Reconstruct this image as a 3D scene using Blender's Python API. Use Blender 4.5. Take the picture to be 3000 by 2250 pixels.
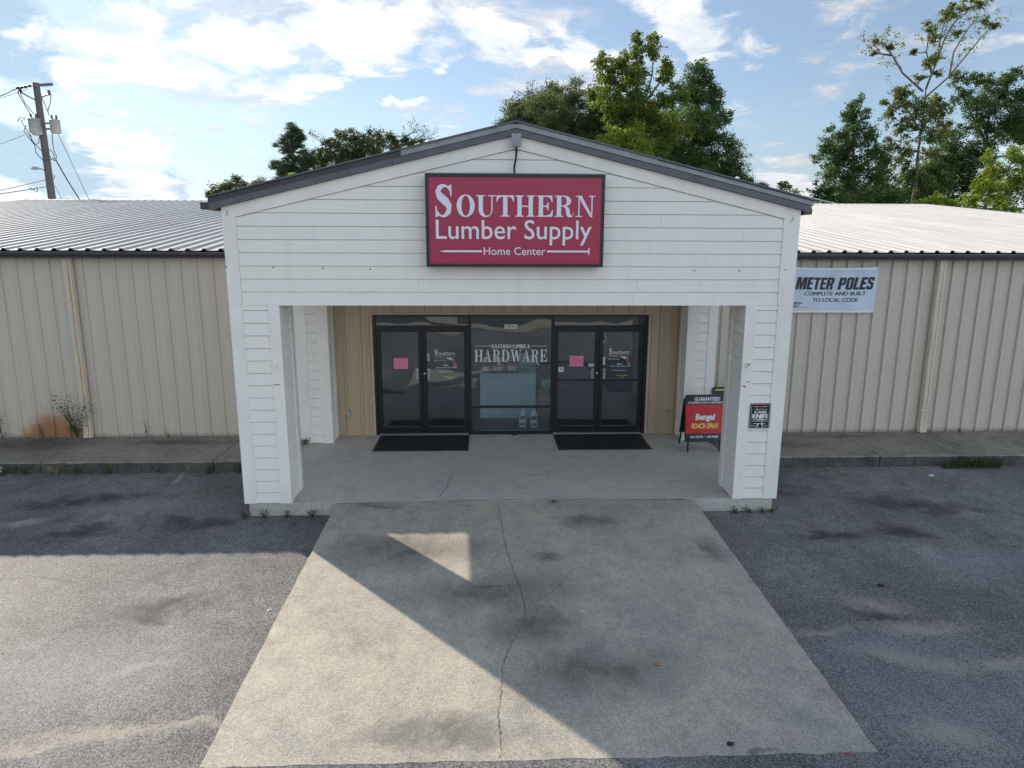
import bpy, bmesh, math, random
import numpy as np
from mathutils import Vector, Matrix
from mathutils.geometry import tessellate_polygon
for o in list(bpy.data.objects): bpy.data.objects.remove(o)
SC = bpy.context.scene
COL = SC.collection
R = math.radians
random.seed(7); RNG = np.random.default_rng(7)

# ---------------------------------------------------------------- camera
CP = np.array([-0.201, -13.217, 3.936]); YAW, PIT, ROL = R(2.104), R(11.576), R(.19); FPX = 2001.4
fw = np.array([math.sin(YAW)*math.cos(PIT), math.cos(YAW)*math.cos(PIT), -math.sin(PIT)])
rt = np.array([math.cos(YAW), -math.sin(YAW), 0.]); up = np.cross(rt, fw)
RT = rt*math.cos(ROL)+up*math.sin(ROL); UP = -rt*math.sin(ROL)+up*math.cos(ROL)
def ray(x, y): return fw+(x-1500)/FPX*RT-(y-1125)/FPX*UP          # photo pixel -> direction
def at(x, y, ax, v):                                              # ... met with the plane it lies on
    d = ray(x, y); return CP+(v-CP[ax])/d[ax]*d
cam = bpy.data.cameras.new('camera'); camo = bpy.data.objects.new('camera', cam); COL.objects.link(camo)
cam.sensor_width = 36; cam.lens = FPX/3000*36; cam.clip_end = 3000; cam.clip_start = .05
m = Matrix((RT, UP, -fw)).transposed().to_4x4(); m.translation = CP; camo.matrix_world = m
SC.camera = camo
SC.render.resolution_x, SC.render.resolution_y = 1024, 768

# ---------------------------------------------------------------- light and sky
SUN_V = Vector((-1.11, 1.22, 1.0)).normalized()                   # towards the sun
SUN_EL = math.asin(SUN_V.z); SUN_AZ = math.atan2(SUN_V.x, SUN_V.y)
sun = bpy.data.lights.new('sun', 'SUN'); sun.energy = 2.2; sun.angle = R(.6); sun.color = (1, .88, .72)
suno = bpy.data.objects.new('sun', sun); COL.objects.link(suno)
suno.rotation_euler = SUN_V.to_track_quat('Z', 'Y').to_euler(); suno.location = (-20, 20, 30)
SC.view_settings.view_transform = 'Standard'; SC.view_settings.look = 'None'
SC.view_settings.exposure = 1.46; SC.view_settings.gamma = 1; SC.view_settings.use_curve_mapping = False
world = bpy.data.worlds.new('World'); SC.world = world; world.use_nodes = True
world.cycles.sampling_method = 'NONE'
SC.cycles.use_denoising = True; SC.cycles.max_bounces = 7; SC.cycles.diffuse_bounces = 4; SC.cycles.transparent_max_bounces = 8

class NT:
    """tiny helper to write node trees as expressions"""
    def __init__(s, tree): s.t = tree; tree.nodes.clear()
    def n(s, typ, **k):
        nd = s.t.nodes.new(typ)
        for a, b in k.items(): setattr(nd, a, b)
        return nd
    def put(s, sock, v):
        if isinstance(v, bpy.types.NodeSocket): s.t.links.new(v, sock)
        elif isinstance(v, (tuple, list)) and sock.type == 'RGBA' and len(v) == 3: sock.default_value = (*v, 1)
        else: sock.default_value = v
    def m(s, op, a, b=0., c=0., clamp=False):
        nd = s.n('ShaderNodeMath', operation=op, use_clamp=clamp)
        for i, v in enumerate((a, b, c)): s.put(nd.inputs[i], v)
        return nd.outputs[0]
    def v(s, op, a, b=(0, 0, 0), scale=1.):
        nd = s.n('ShaderNodeVectorMath', operation=op); s.put(nd.inputs[0], a); s.put(nd.inputs[1], b)
        s.put(nd.inputs[3], scale)
        return nd.outputs[1] if op in ('DOT_PRODUCT', 'LENGTH', 'DISTANCE') else nd.outputs[0]
    def noise(s, vec, scale, detail=4., rough=.55, dist=0., col=False):
        nd = s.n('ShaderNodeTexNoise'); s.put(nd.inputs['Vector'], vec); s.put(nd.inputs['Scale'], scale)
        nd.inputs['Detail'].default_value = detail; nd.inputs['Roughness'].default_value = rough; nd.inputs['Distortion'].default_value = dist
        return nd.outputs['Color' if col else 'Fac']
    def vor(s, vec, scale, out='Color', feature='F1'):
        nd = s.n('ShaderNodeTexVoronoi', feature=feature); s.put(nd.inputs['Vector'], vec); nd.inputs['Scale'].default_value = scale
        return nd.outputs[out]
    def rng(s, v, a, b, c=0., d=1., smooth=False):
        nd = s.n('ShaderNodeMapRange'); nd.interpolation_type = 'SMOOTHSTEP' if smooth else 'LINEAR'
        for i, q in enumerate((v, a, b, c, d)): s.put(nd.inputs[i], q)
        return nd.outputs[0]
    def mix(s, f, a, b, blend='MIX'):
        nd = s.n('ShaderNodeMix', data_type='RGBA', blend_type=blend); s.put(nd.inputs[0], f); s.put(nd.inputs[6], a); s.put(nd.inputs[7], b)
        return nd.outputs[2]
    def sep(s, v):
        nd = s.n('ShaderNodeSeparateXYZ'); s.put(nd.inputs[0], v); return nd.outputs
    def comb(s, x, y, z):
        nd = s.n('ShaderNodeCombineXYZ')
        for i, q in enumerate((x, y, z)): s.put(nd.inputs[i], q)
        return nd.outputs[0]
    def pos(s): return s.n('ShaderNodeNewGeometry').outputs['Position']
    def bump(s, h, strength=.3, dist=.01):
        nd = s.n('ShaderNodeBump'); s.put(nd.inputs['Height'], h); nd.inputs['Strength'].default_value = strength; nd.inputs['Distance'].default_value = dist
        return nd.outputs[0]

def build_sky():
    N = NT(world.node_tree)
    out = N.n('ShaderNodeOutputWorld')
    sky = N.n('ShaderNodeTexSky', sky_type='NISHITA'); sky.sun_disc = False
    sky.sun_elevation = SUN_EL; sky.sun_rotation = SUN_AZ; sky.air_density = 1.0; sky.dust_density = .35; sky.ozone_density = 2.4; sky.altitude = 30
    d = N.n('ShaderNodeTexCoord').outputs['Generated']
    d = N.v('NORMALIZE', d)
    xyz = N.sep(d)
    den = N.m('ADD', N.m('MAXIMUM', xyz[2], 0.), .16)
    p = N.comb(N.m('DIVIDE', xyz[0], den), N.m('DIVIDE', xyz[1], den), 0.)
    fb = N.noise(p, 1.5, 7, .6, .25)
    fb2 = N.noise(N.v('ADD', p, (5.2, 1.3, 0)), 4.6, 8, .66, .5)
    warp = N.v('SCALE', N.v('SUBTRACT', N.noise(d, 7, 4, .6, col=True), (.5, .5, .5)), scale=.12)
    dw = N.v('ADD', d, warp)
    def blob(px, py, rx, ry, tilt=0.):
        c = Vector(ray(px, py)).normalized()
        ex = (Vector(ray(px+10, py))-Vector(ray(px, py))).normalized(); ex = (ex-c*ex.dot(c)).normalized(); ey = c.cross(ex)
        ct, st = math.cos(R(tilt)), math.sin(R(tilt))
        e1, e2 = ex*ct+ey*st, -ex*st+ey*ct
        mp = N.n('ShaderNodeMapping', vector_type='TEXTURE'); N.put(mp.inputs[0], dw); mp.inputs[1].default_value = c
        mp.inputs[2].default_value = Matrix((e1, e2, c)).transposed().to_euler('XYZ'); mp.inputs[3].default_value = (rx/FPX, ry/FPX, .5)
        return N.v('LENGTH', mp.outputs[0])
    def many(lst):
        acc = None
        for b in lst:
            q = blob(*b); acc = q if acc is None else N.m('MINIMUM', acc, q)
        return N.m('MAXIMUM', N.m('SUBTRACT', 1., acc), 0.)
    white = many([(330, 60, 300, 80, -18), (640, 150, 380, 95, -6), (1000, 120, 230, 95, 12), (1140, 70, 170, 75, 0), (1420, 110, 230, 95, 4),
                  (1720, 160, 220, 65, 30), (2000, 40, 290, 90, 22), (380, 400, 170, 50, -12), (1500, 170, 230, 45, -8), (760, 250, 240, 45, 0), (300, 385, 120, 30, -8), (1190, 300, 90, 16, -10), (350, 30, 90, 25, 0),
                  (200, 130, 120, 60, -30), (2060, 140, 90, 40, 10), (410, 505, 150, 90, 0), (2330, 520, 130, 60, 20)])
    grey = many([(40, 110, 190, 130, -25), (70, 470, 330, 110, 0), (420, 530, 160, 70, 0), (1480, 100, 120, 50, 0)])
    n1 = N.m('SUBTRACT', fb, .5); n2 = N.m('SUBTRACT', fb2, .5)
    nn = N.m('ADD', N.m('MULTIPLY', n1, 1.6), N.m('MULTIPLY', n2, 2.2))
    wd = N.rng(N.m('ADD', N.m('MULTIPLY', white, 1.3), nn), .28, .82, 0, 1, True)
    gfb = N.noise(N.v('ADD', p, GEN_OFF), 1.25, 7, .6, .25)
    gen = N.rng(N.m('ADD', gfb, N.m('MULTIPLY', n2, .45)), .485, .64, 0, .97, True)     # the same broken cumulus all round
    gd = N.rng(N.m('ADD', N.m('MULTIPLY', grey, 1.6), N.m('MULTIPLY', nn, .6)), .3, .75, 0, 1, True)
    wisp = N.rng(N.noise(N.comb(N.m('MULTIPLY', N.sep(p)[0], .7), N.m('MULTIPLY', N.sep(p)[1], 2.4), .3), 1.1, 6, .62, .6), .45, .85, 0, .5, True)
    haze = N.rng(xyz[2], 0., .3, .85, 0., True)
    ang = N.v('DOT_PRODUCT', d, tuple(SUN_V))
    near = N.rng(ang, .45, 1., 0., 1., True)
    # the sky seen through thin high cloud and humid air
    veil = N.m('MAXIMUM', N.m('MAXIMUM', N.m('MAXIMUM', wisp, .38), haze), N.m('MULTIPLY', near, .42))
    bright = N.m('ADD', N.rng(ang, -.9, .35, 3.7, .92), N.rng(ang, .4, 1., 0., .35))     # sky opposite the sun, out of view, is boosted to lift the shade; thin cloud near the sun glows
    bgs = N.n('ShaderNodeBackground'); N.put(bgs.inputs[0], sky.outputs[0]); bgs.inputs[1].default_value = SKY_STR
    def bg(col, st):
        b = N.n('ShaderNodeBackground'); N.put(b.inputs[0], col); N.put(b.inputs[1], st); return b.outputs[0]
    def ms(f, a, b):
        q = N.n('ShaderNodeMixShader'); N.put(q.inputs[0], f); N.put(q.inputs[1], a); N.put(q.inputs[2], b); return q.outputs[0]
    s = ms(N.m('MULTIPLY', veil, .8), bgs.outputs[0], bg((.72, .86, 1.0), N.m('MULTIPLY', bright, .25)))
    wcol = N.mix(N.rng(N.m('ADD', N.m('MULTIPLY', fb2, .6), N.m('MULTIPLY', N.noise(N.v('ADD', p, (2.2, 7.7, 0)), 2.6, 5, .6), .4)), .40, .60, 0, 1), (.60, .69, .80), (1, .985, .97))
    wst = N.m('MULTIPLY', bright, .40)
    s = ms(N.m('MULTIPLY', gen, .85), s, bg(wcol, N.m('MULTIPLY', wst, .8)))
    s = ms(N.m('MULTIPLY', gd, .75), s, bg((.40, .58, .74), .40))
    s = ms(N.m('MULTIPLY', wd, .95), s, bg(wcol, wst))
    N.t.links.new(s, out.inputs[0])
SKY_STR = .052; GEN_OFF = (6.7, 15.2, 0)
build_sky()

# ---------------------------------------------------------------- helpers: objects
def link(o, parent=None):
    COL.objects.link(o)
    if parent is not None:
        o.parent = parent; o.matrix_parent_inverse = parent.matrix_basis.inverted()
    return o
def tag(o, label=None, cat=None, group=None, kind=None):
    if label: o['label'] = label
    if cat: o['category'] = cat
    if group: o['group'] = group
    if kind: o['kind'] = kind
    return o
def empty(name, loc, label, cat, group=None):
    o = bpy.data.objects.new(name, None); o.location = loc; o.empty_display_size = .2; link(o)
    return tag(o, label, cat, group)
class MB:
    def __init__(s): s.V = []; s.F = []; s.smooth = []
    def add(s, vs, fs, smooth=False):
        b = len(s.V); s.V += [tuple(v) for v in vs]; s.F += [tuple(b+i for i in f) for f in fs]; s.smooth += [smooth]*len(fs); return s
    def box(s, x0, x1, y0, y1, z0, z1):
        v = [(x, y, z) for z in (z0, z1) for y in (y0, y1) for x in (x0, x1)]
        return s.add(v, [(0, 2, 3, 1), (4, 5, 7, 6), (0, 1, 5, 4), (2, 6, 7, 3), (0, 4, 6, 2), (1, 3, 7, 5)])
    def bar(s, a, b, w, h=None, upv=(0, 0, 1)):
        a, b = Vector(a), Vector(b); h = h or w; d = (b-a).normalized(); x = d.cross(Vector(upv))
        if x.length < 1e-4: x = d.cross(Vector((1, 0, 0)))
        x.normalize(); y = x.cross(d); v = []
        for q in (a, b): v += [q+x*i*w/2+y*j*h/2 for i, j in ((-1, -1), (1, -1), (1, 1), (-1, 1))]
        return s.add(v, [(3, 2, 1, 0), (4, 5, 6, 7), (0, 1, 5, 4), (1, 2, 6, 5), (2, 3, 7, 6), (3, 0, 4, 7)])
    def tube(s, pts, rad, n=6, caps=True, smooth=True):
        pts = [Vector(p) for p in pts]; L = len(pts)
        if not isinstance(rad, (list, tuple)): rad = [rad]*L
        vs = []; x = None
        for i, p in enumerate(pts):
            d = (pts[min(i+1, L-1)]-pts[max(i-1, 0)]).normalized()
            if x is None: x = d.orthogonal().normalized()
            else:
                x = x-d*x.dot(d); x = x.normalized() if x.length > 1e-6 else d.orthogonal().normalized()
            y = d.cross(x)
            for k in range(n):
                a = 2*math.pi*k/n; vs.append(p+(x*math.cos(a)+y*math.sin(a))*rad[i])
        fs = [(i*n+k, i*n+(k+1) % n, (i+1)*n+(k+1) % n, (i+1)*n+k) for i in range(L-1) for k in range(n)]
        s.add(vs, fs, smooth)
        if caps: s.add(vs[:n], [tuple(reversed(range(n)))]); s.add(vs[-n:], [tuple(range(n))])
        return s
    def lathe(s, prof, c, n=16):                       # prof: (radius, z) bottom to top
        vs = [(c[0]+r*math.cos(2*math.pi*k/n), c[1]+r*math.sin(2*math.pi*k/n), c[2]+z) for r, z in prof for k in range(n)]
        fs = [(i*n+k, i*n+(k+1) % n, (i+1)*n+(k+1) % n, (i+1)*n+k) for i in range(len(prof)-1) for k in range(n)]
        s.add(vs, fs, True); s.add(vs[:n], [tuple(reversed(range(n)))]); return s.add(vs[-n:], [tuple(range(n))])
    def prism(s, poly, y0, y1):                        # poly in (x,z), extruded along y (y0 in front)
        n = len(poly); v = [(x, y0, z) for x, z in poly]+[(x, y1, z) for x, z in poly]
        tr = tessellate_polygon([[Vector((x, z, 0)) for x, z in poly]])
        a = sum(poly[i][0]*poly[(i+1) % n][1]-poly[(i+1) % n][0]*poly[i][1] for i in range(n))
        fs = [(t if ((poly[t[1]][0]-poly[t[0]][0])*(poly[t[2]][1]-poly[t[0]][1])-(poly[t[2]][0]-poly[t[0]][0])*(poly[t[1]][1]-poly[t[0]][1])) > 0 else t[::-1]) for t in tr]
        s.add(v, fs+[tuple(i+n for i in f[::-1]) for f in fs]+[((j, i, i+n, j+n) if a > 0 else (i, j, j+n, i+n)) for i in range(n) for j in ((i+1) % n,)])
        return s
    def mesh(s, name, mat, org):
        me = bpy.data.meshes.new(name); me.from_pydata([(x-org[0], y-org[1], z-org[2]) for x, y, z in s.V], [], s.F); me.update()
        me.polygons.foreach_set('use_smooth', s.smooth); me.materials.append(mat); return me
    def build(s, name, mat, parent=None, label=None, cat=None, group=None, kind=None):
        V = np.array(s.V); lo, hi = V.min(0), V.max(0); org = ((lo[0]+hi[0])/2, (lo[1]+hi[1])/2, lo[2])
        o = bpy.data.objects.new(name, s.mesh(name, mat, org)); o.location = org; link(o, parent)
        return tag(o, label, cat, group, kind)
def inst(name, me, loc, parent, rz=0.):
    o = bpy.data.objects.new(name, me); o.location = loc; o.rotation_euler = (0, 0, rz); return link(o, parent)
def copy_tree(o, delta, parent=None):
    c = o.copy(); c.parent = None; c.location = Vector(o.location)+Vector(delta); c.matrix_parent_inverse = Matrix(); link(c, parent)
    for ch in o.children: copy_tree(ch, delta, c)
    return c

# ---------------------------------------------------------------- materials
MATS = {}
def mat(name, col, rough=.6, metal=0., var=.0, vscale=3., bump=0., bscale=60., bdist=.004, spec=.5, fn=None, stretch=None):
    ma = bpy.data.materials.new(name); ma.use_nodes = True; N = NT(ma.node_tree)
    out = N.n('ShaderNodeOutputMaterial'); b = N.n('ShaderNodeBsdfPrincipled'); N.t.links.new(b.outputs[0], out.inputs[0])
    p = N.pos(); ps = N.v('MULTIPLY', p, stretch) if stretch else p
    c = col
    if var:
        f = N.rng(N.noise(ps, vscale, 5, .6), .3, .7, 1-var, 1+var*.6)
        c = N.mix(1., col, N.comb(f, f, f), 'MULTIPLY')
    if fn: c = fn(N, p, c, b)
    N.put(b.inputs['Base Color'], c)
    if not b.inputs['Roughness'].is_linked: b.inputs['Roughness'].default_value = rough
    b.inputs['Metallic'].default_value = metal; b.inputs['Specular IOR Level'].default_value = spec
    if bump and not b.inputs['Normal'].is_linked: N.put(b.inputs['Normal'], N.bump(N.noise(ps, bscale, 3, .6), bump, bdist))
    MATS[name] = ma; return ma
def blobs(N, p, lst, warp=.35, soft=.6):
    """union of stain shapes (x, y, rx, ry, tilt) on the ground, ragged by noise"""
    q = N.v('ADD', p, N.v('SCALE', N.v('SUBTRACT', N.noise(p, 2.2, 5, .65, col=True), (.5, .5, .5)), scale=warp*2))
    acc = None
    for x, y, rx, ry, t in lst:
        ct, st = math.cos(R(t)), math.sin(R(t)); dd = N.v('SUBTRACT', q, (x, y, 0))
        u = N.v('DOT_PRODUCT', dd, (ct/rx, st/rx, 0)); w = N.v('DOT_PRODUCT', dd, (-st/ry, ct/ry, 0))
        r = N.rng(N.v('LENGTH', N.comb(u, w, 0.)), 1-soft, 1.+soft*.3, 1, 0, True)
        acc = r if acc is None else N.m('MAXIMUM', acc, r)
    return acc
def g(px, py): q = at(px, py, 2, 0); return q[0], q[1]
def f_asphalt(N, p, c, b):
    grain = N.sep(N.vor(p, 95, 'Color'))[0]; g2 = N.sep(N.vor(p, 150, 'Color'))[1]
    big = N.noise(p, .7, 6, .65); mid = N.noise(p, 3.5, 5, .65)
    base = N.mix(N.rng(big, .35, .68), (.172, .173, .175), (.30, .297, .292))
    base = N.mix(N.rng(mid, .35, .7, 0, .55), base, (.085, .086, .092))
    wear = N.noise(N.v('MULTIPLY', p, (.5, .28, 1)), .8, 5, .6, .4); base = N.mix(N.rng(wear, .36, .66, .55, 0), base, (.075, .078, .086))
    sp = N.m('ADD', .36, N.m('MULTIPLY', grain, 1.2)); base = N.mix(1., base, N.comb(sp, sp, sp), 'MULTIPLY')
    lite = N.rng(g2, .90, .95, 0, .8); base = N.mix(lite, base, (.42, .40, .37))
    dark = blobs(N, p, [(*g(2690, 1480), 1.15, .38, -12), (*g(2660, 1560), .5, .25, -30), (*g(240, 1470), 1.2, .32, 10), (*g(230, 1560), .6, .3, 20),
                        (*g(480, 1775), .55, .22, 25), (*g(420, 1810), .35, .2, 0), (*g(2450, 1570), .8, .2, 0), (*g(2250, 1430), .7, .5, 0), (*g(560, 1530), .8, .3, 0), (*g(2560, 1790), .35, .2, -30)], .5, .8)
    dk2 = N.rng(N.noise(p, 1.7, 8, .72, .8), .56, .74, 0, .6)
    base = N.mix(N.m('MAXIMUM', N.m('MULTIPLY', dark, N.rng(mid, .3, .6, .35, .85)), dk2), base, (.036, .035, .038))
    sand = blobs(N, p, [(*g(2560, 1770), .6, .24, -25), (*g(2700, 1840), .85, .24, -8), (*g(2640, 1930), .6, .22, -22), (*g(2770, 1960), .55, .2, -5), (*g(2400, 1850), .55, .12, 0),
                        (*g(2790, 2150), .6, .32, -20), (*g(2950, 1945), .5, .2, 0), (*g(330, 2150), 1.1, .13, 3), (*g(100, 2190), .55, .1, 8), (*g(560, 2130), .6, .14, 0), (*g(60, 1535), .5, .2, 20), (*g(400, 1955), .6, .1, 20)], .28, 1.0)
    gr = N.rng(N.m('ADD', grain, N.m('MULTIPLY', sand, 1.1)), .5, 1.5, 0, 1)
    base = N.mix(N.m('MULTIPLY', N.m('MULTIPLY', sand, gr), .75), base, (.40, .36, .31))
    lite2 = blobs(N, p, [(*g(2850, 2080), 1.6, .8, 0), (*g(2600, 1900), 1.1, .5, 0), (*g(250, 1950), 1.6, .7, 0), (*g(2950, 1650), 1.2, .6, 0), (*g(430, 1480), 1.2, .3, 0)], .6, 1.2)
    lg = N.m('MULTIPLY', lite2, N.rng(grain, .2, .9, .25, .75)); base = N.mix(lg, base, (.29, .295, .305))
    h = N.m('ADD', N.m('MULTIPLY', grain, .8), N.m('MULTIPLY', mid, 1.2))
    N.put(b.inputs['Normal'], N.bump(h, .5, .005)); b.inputs['Roughness'].default_value = .85
    return base
A_ASPH = mat('worn_asphalt', (.1, .1, .1), fn=f_asphalt, spec=.12)
def conc(warm, dark, name, stains=(), streak=.36):
    def fn(N, p, c, b):
        a = N.noise(p, .9, 7, .62); e = N.noise(p, 5, 6, .65, .3); q = N.noise(p, 55, 3, .7); gr = N.sep(N.vor(p, 110, 'Color'))[0]
        base = N.mix(N.rng(N.m('ADD', N.m('MULTIPLY', a, .6), N.m('MULTIPLY', e, .4)), .38, .63), dark, warm)
        base = N.mix(N.rng(N.noise(p, 2.3, 8, .7, .6), .55, .78, 0, .5), base, tuple(x*.42 for x in dark))
        stk = N.noise(N.v('MULTIPLY', p, (2.0, .9, 1)), 1.9, 8, .72, .4)
        base = N.mix(N.rng(stk, .48, .72, 0, streak), base, tuple(x*.5 for x in dark))
        base = N.mix(N.rng(N.noise(p, 9, 6, .7), .58, .75, 0, .35), base, tuple(min(.6, x*1.25) for x in warm))
        sp = N.m('ADD', .70, N.m('MULTIPLY', gr, .55)); base = N.mix(1., base, N.comb(sp, sp, sp), 'MULTIPLY')
        if stains: base = N.mix(N.m('MULTIPLY', blobs(N, p, stains, .4, .95), N.rng(e, .35, .62, .45, .95)), base, tuple(x*.38 for x in dark))
        base = N.mix(N.rng(gr, .95, .99, 0, .5), base, (.5, .46, .4))
        base = N.mix(N.rng(N.vor(p, 2.6, 'Distance'), .016, .03, .8, 0), base, (.04, .036, .03))
        N.put(b.inputs['Normal'], N.bump(N.m('ADD', N.m('MULTIPLY', q, .6), N.m('MULTIPLY', gr, .4)), .4, .004)); b.inputs['Roughness'].default_value = .8
        return base
    return mat(name, warm, fn=fn, spec=.3)
A_RAMP = conc((.50, .45, .37), (.33, .315, .285), 'ramp_concrete', [(*g(1720, 1560), .45, .25, 0), (*g(1120, 1520), .5, .12, 0), (*g(1600, 1660), .25, .2, 0), (*g(2080, 1640), .2, .4, 0), (*g(1180, 1640), 1.3, .5, 0), (*g(1450, 1760), 1.1, .5, 0), (*g(1560, 1850), .6, .5, 0), (*g(1750, 1980), 1.0, .45, 0), (*g(2200, 2222), .35, .05, 0), (*g(2230, 2228), .3, .05, 0), (*g(1280, 2150), .9, .2, 0)])
A_SLAB = conc((.58, .54, .47), (.44, .435, .42), 'porch_concrete', streak=.12)
A_WALK = conc((.34, .305, .25), (.17, .155, .135), 'walkway_concrete', [(-8.9, -.5, 1.6, .6, 0), (-10.5, -.9, 2.0, .6, 0), (-6.2, -.4, 1.3, .2, 0), (5.2, -.9, 1.2, .3, 0), (6.8, -.3, .9, .18, 0)])
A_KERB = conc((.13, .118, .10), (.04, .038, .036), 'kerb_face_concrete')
A_PALE = conc((.42, .37, .29), (.33, .29, .23), 'pale_concrete')
A_ROAD = mat('road_asphalt', (.07, .07, .075), .85, var=.3, vscale=2, bump=.4, bscale=80)
A_LINE = mat('road_paint', (.7, .7, .68), .6, var=.3, vscale=20)
A_CRACK = mat('crack', (.06, .055, .05), .95)
A_GRASSG = mat('field_grass', (.06, .085, .03), .95, var=.5, vscale=.4, bump=.6, bscale=20, bdist=.05)
def f_white(N, p, c, b):
    st = N.noise(N.v('MULTIPLY', p, (5, 5, .5)), 1.2, 6, .65); grain = N.noise(N.v('MULTIPLY', p, (3, 3, 60)), 2, 4, .6)
    c = N.mix(N.rng(st, .48, .78, 0, .35), (.89, .85, .785), (.72, .68, .61))
    N.put(b.inputs['Normal'], N.bump(grain, .12, .003)); return c
A_WHITE = mat('white_painted_siding', (.78, .77, .75), .55, fn=f_white)
A_TRIM = mat('white_painted_trim', (.89, .85, .785), .5, var=.1, vscale=2.2, stretch=(1, 1, .4), bump=.08, bscale=30)
def f_tan(N, p, c, b):
    x, y, z = N.sep(p)
    st = N.noise(N.v('MULTIPLY', p, (14, 14, .35)), 1, 5, .65)
    c = N.mix(N.rng(st, .42, .8, 0, .4), (.60, .53, .435), (.47, .405, .32))
    # rust creeping up the sheet foot beside the left downspout
    n = N.noise(p, 6, 5, .6)
    u = N.m('ABSOLUTE', N.m('DIVIDE', N.m('ADD', x, 8.66), .8)); hgt = N.m('MULTIPLY', N.m('SUBTRACT', 1., N.m('POWER', u, 2.)), .72)
    q = N.m('SUBTRACT', hgt, N.m('SUBTRACT', z, .2)); f = N.rng(N.m('ADD', q, N.m('MULTIPLY', N.m('SUBTRACT', n, .5), .4)), -.05, .5, 0, 1, True)
    c = N.mix(N.m('MULTIPLY', f, .85), c, N.mix(N.rng(f, .35, .9), (.52, .35, .13), (.36, .12, .025)))
    foot = N.rng(N.m('ADD', z, N.m('MULTIPLY', N.m('SUBTRACT', n, .5), .12)), .2, .29, .7, 0)
    return N.mix(foot, c, (.20, .17, .13))
A_TAN = mat('tan_wall_sheet', (.6, .54, .45), .42, fn=f_tan)
A_TANP = mat('warm_tan_wall_sheet', (.53, .42, .285), .42, var=.07, vscale=1.2, stretch=(5, 5, .6))  # warmer, browner tan than the outer sheets, used inside the porch
A_ROOF = mat('pale_roof_sheet', (.44, .445, .445), .55, spec=.3, metal=.0, var=.16, vscale=1.2, stretch=(2, .3, 1))
A_BRONZE = mat('dark_bronze_gutter', (.045, .042, .046), .38, var=.2)
A_FASC = mat('grey_fascia_metal', (.105, .112, .125), .4, metal=.2, var=.25, vscale=4)
A_FASC2 = mat('light_grey_flashing', (.26, .27, .28), .38, metal=.3, var=.2, vscale=4)
A_BLACK = mat('black_rubber', (.014, .014, .016), .7, var=.3, vscale=8, bump=.3, bscale=150)
A_FRAME = mat('dark_anodised_frame', (.017, .016, .019), .35, metal=.3)
A_STEEL = mat('brushed_steel', (.55, .54, .52), .35, metal=.9)
A_GREY = mat('grey_box_metal', (.3, .31, .31), .45, metal=.3, var=.2, vscale=8)
A_DSP = mat('pale_tan_downspout', (.66, .575, .45), .45, var=.12, vscale=4, stretch=(6, 6, .4),
            fn=lambda N, p, c, b: N.mix(N.m('MULTIPLY', N.rng(N.m('ABSOLUTE', N.m('ADD', N.m('ADD', N.sep(p)[0], 7.955), N.m('MULTIPLY', N.m('SUBTRACT', N.noise(N.v('MULTIPLY', p, (3, 3, 1)), 1.5, 3), .5), .06))), .004, .03, 1, 0, True), .85), c, (.42, .23, .07)))
A_SIGN = mat('crimson_sign_face', (.41, .018, .07), .32, var=.05, vscale=2)
A_LETT = mat('white_lettering', (.80, .82, .88), .5)
A_VINYL = mat('white_vinyl', (.78, .80, .82), .5)
A_NAVY = mat('navy_print', (.02, .026, .045), .5)
A_BANNER = mat('banner_cloth', (.62, .68, .78), .55, var=.1, vscale=3, bump=.25, bscale=3, bdist=.03)
A_RED = mat('red_print', (.55, .012, .02), .4)
A_YEL = mat('yellow_print', (.80, .72, .12), .5)
A_PLAST = mat('black_plastic', (.012, .012, .014), .4)
A_PINK = mat('pink_paper', (.90, .27, .42), .8)
A_PINKW = mat('pencil_line', (.55, .14, .25), .8)
A_BLUEP = mat('pale_blue_paper', (.45, .62, .68), .8)
A_PAPER = mat('white_paper', (.84, .83, .79), .8)
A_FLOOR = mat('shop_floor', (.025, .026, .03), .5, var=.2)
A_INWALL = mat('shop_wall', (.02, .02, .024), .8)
A_DISP = mat('white_display_panel', (.86, .88, .86), .7, var=.08)
A_BOXR = mat('red_brown_carton', (.33, .10, .06), .8, var=.3, vscale=9)
A_BOXC = mat('cardboard', (.36, .25, .15), .85, var=.2)
A_BOXW = mat('pale_carton', (.48, .54, .46), .8, var=.2, vscale=9)
A_JUG = mat('white_jug_plastic', (.82, .83, .80), .4)
A_GREENP = mat('green_print', (.05, .16, .06), .6)
A_WOODP = mat('weathered_pole_wood', (.15, .14, .13), .85, var=.35, vscale=6, stretch=(6, 6, .5), bump=.5, bscale=30)
A_XF = mat('grey_transformer_paint', (.50, .51, .50), .45, var=.12)
A_WIRE = mat('weathered_wire', (.09, .09, .095), .6)
A_WIREL = mat('bare_aluminium_wire', (.5, .5, .5), .5)
A_INS = mat('brown_porcelain', (.06, .045, .04), .3)
A_BARK = mat('tree_bark', (.17, .135, .10), .9, var=.4, vscale=5, stretch=(4, 4, .8), bump=.6, bscale=20, bdist=.03)
A_BARKP = mat('pale_tree_bark', (.17, .15, .12), .9, var=.3, vscale=5)
A_DRYG = mat('dry_grass_blade', (.30, .29, .12), .8)
A_LEAFO = mat('fallen_orange_leaf', (.45, .17, .05), .8)

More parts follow.
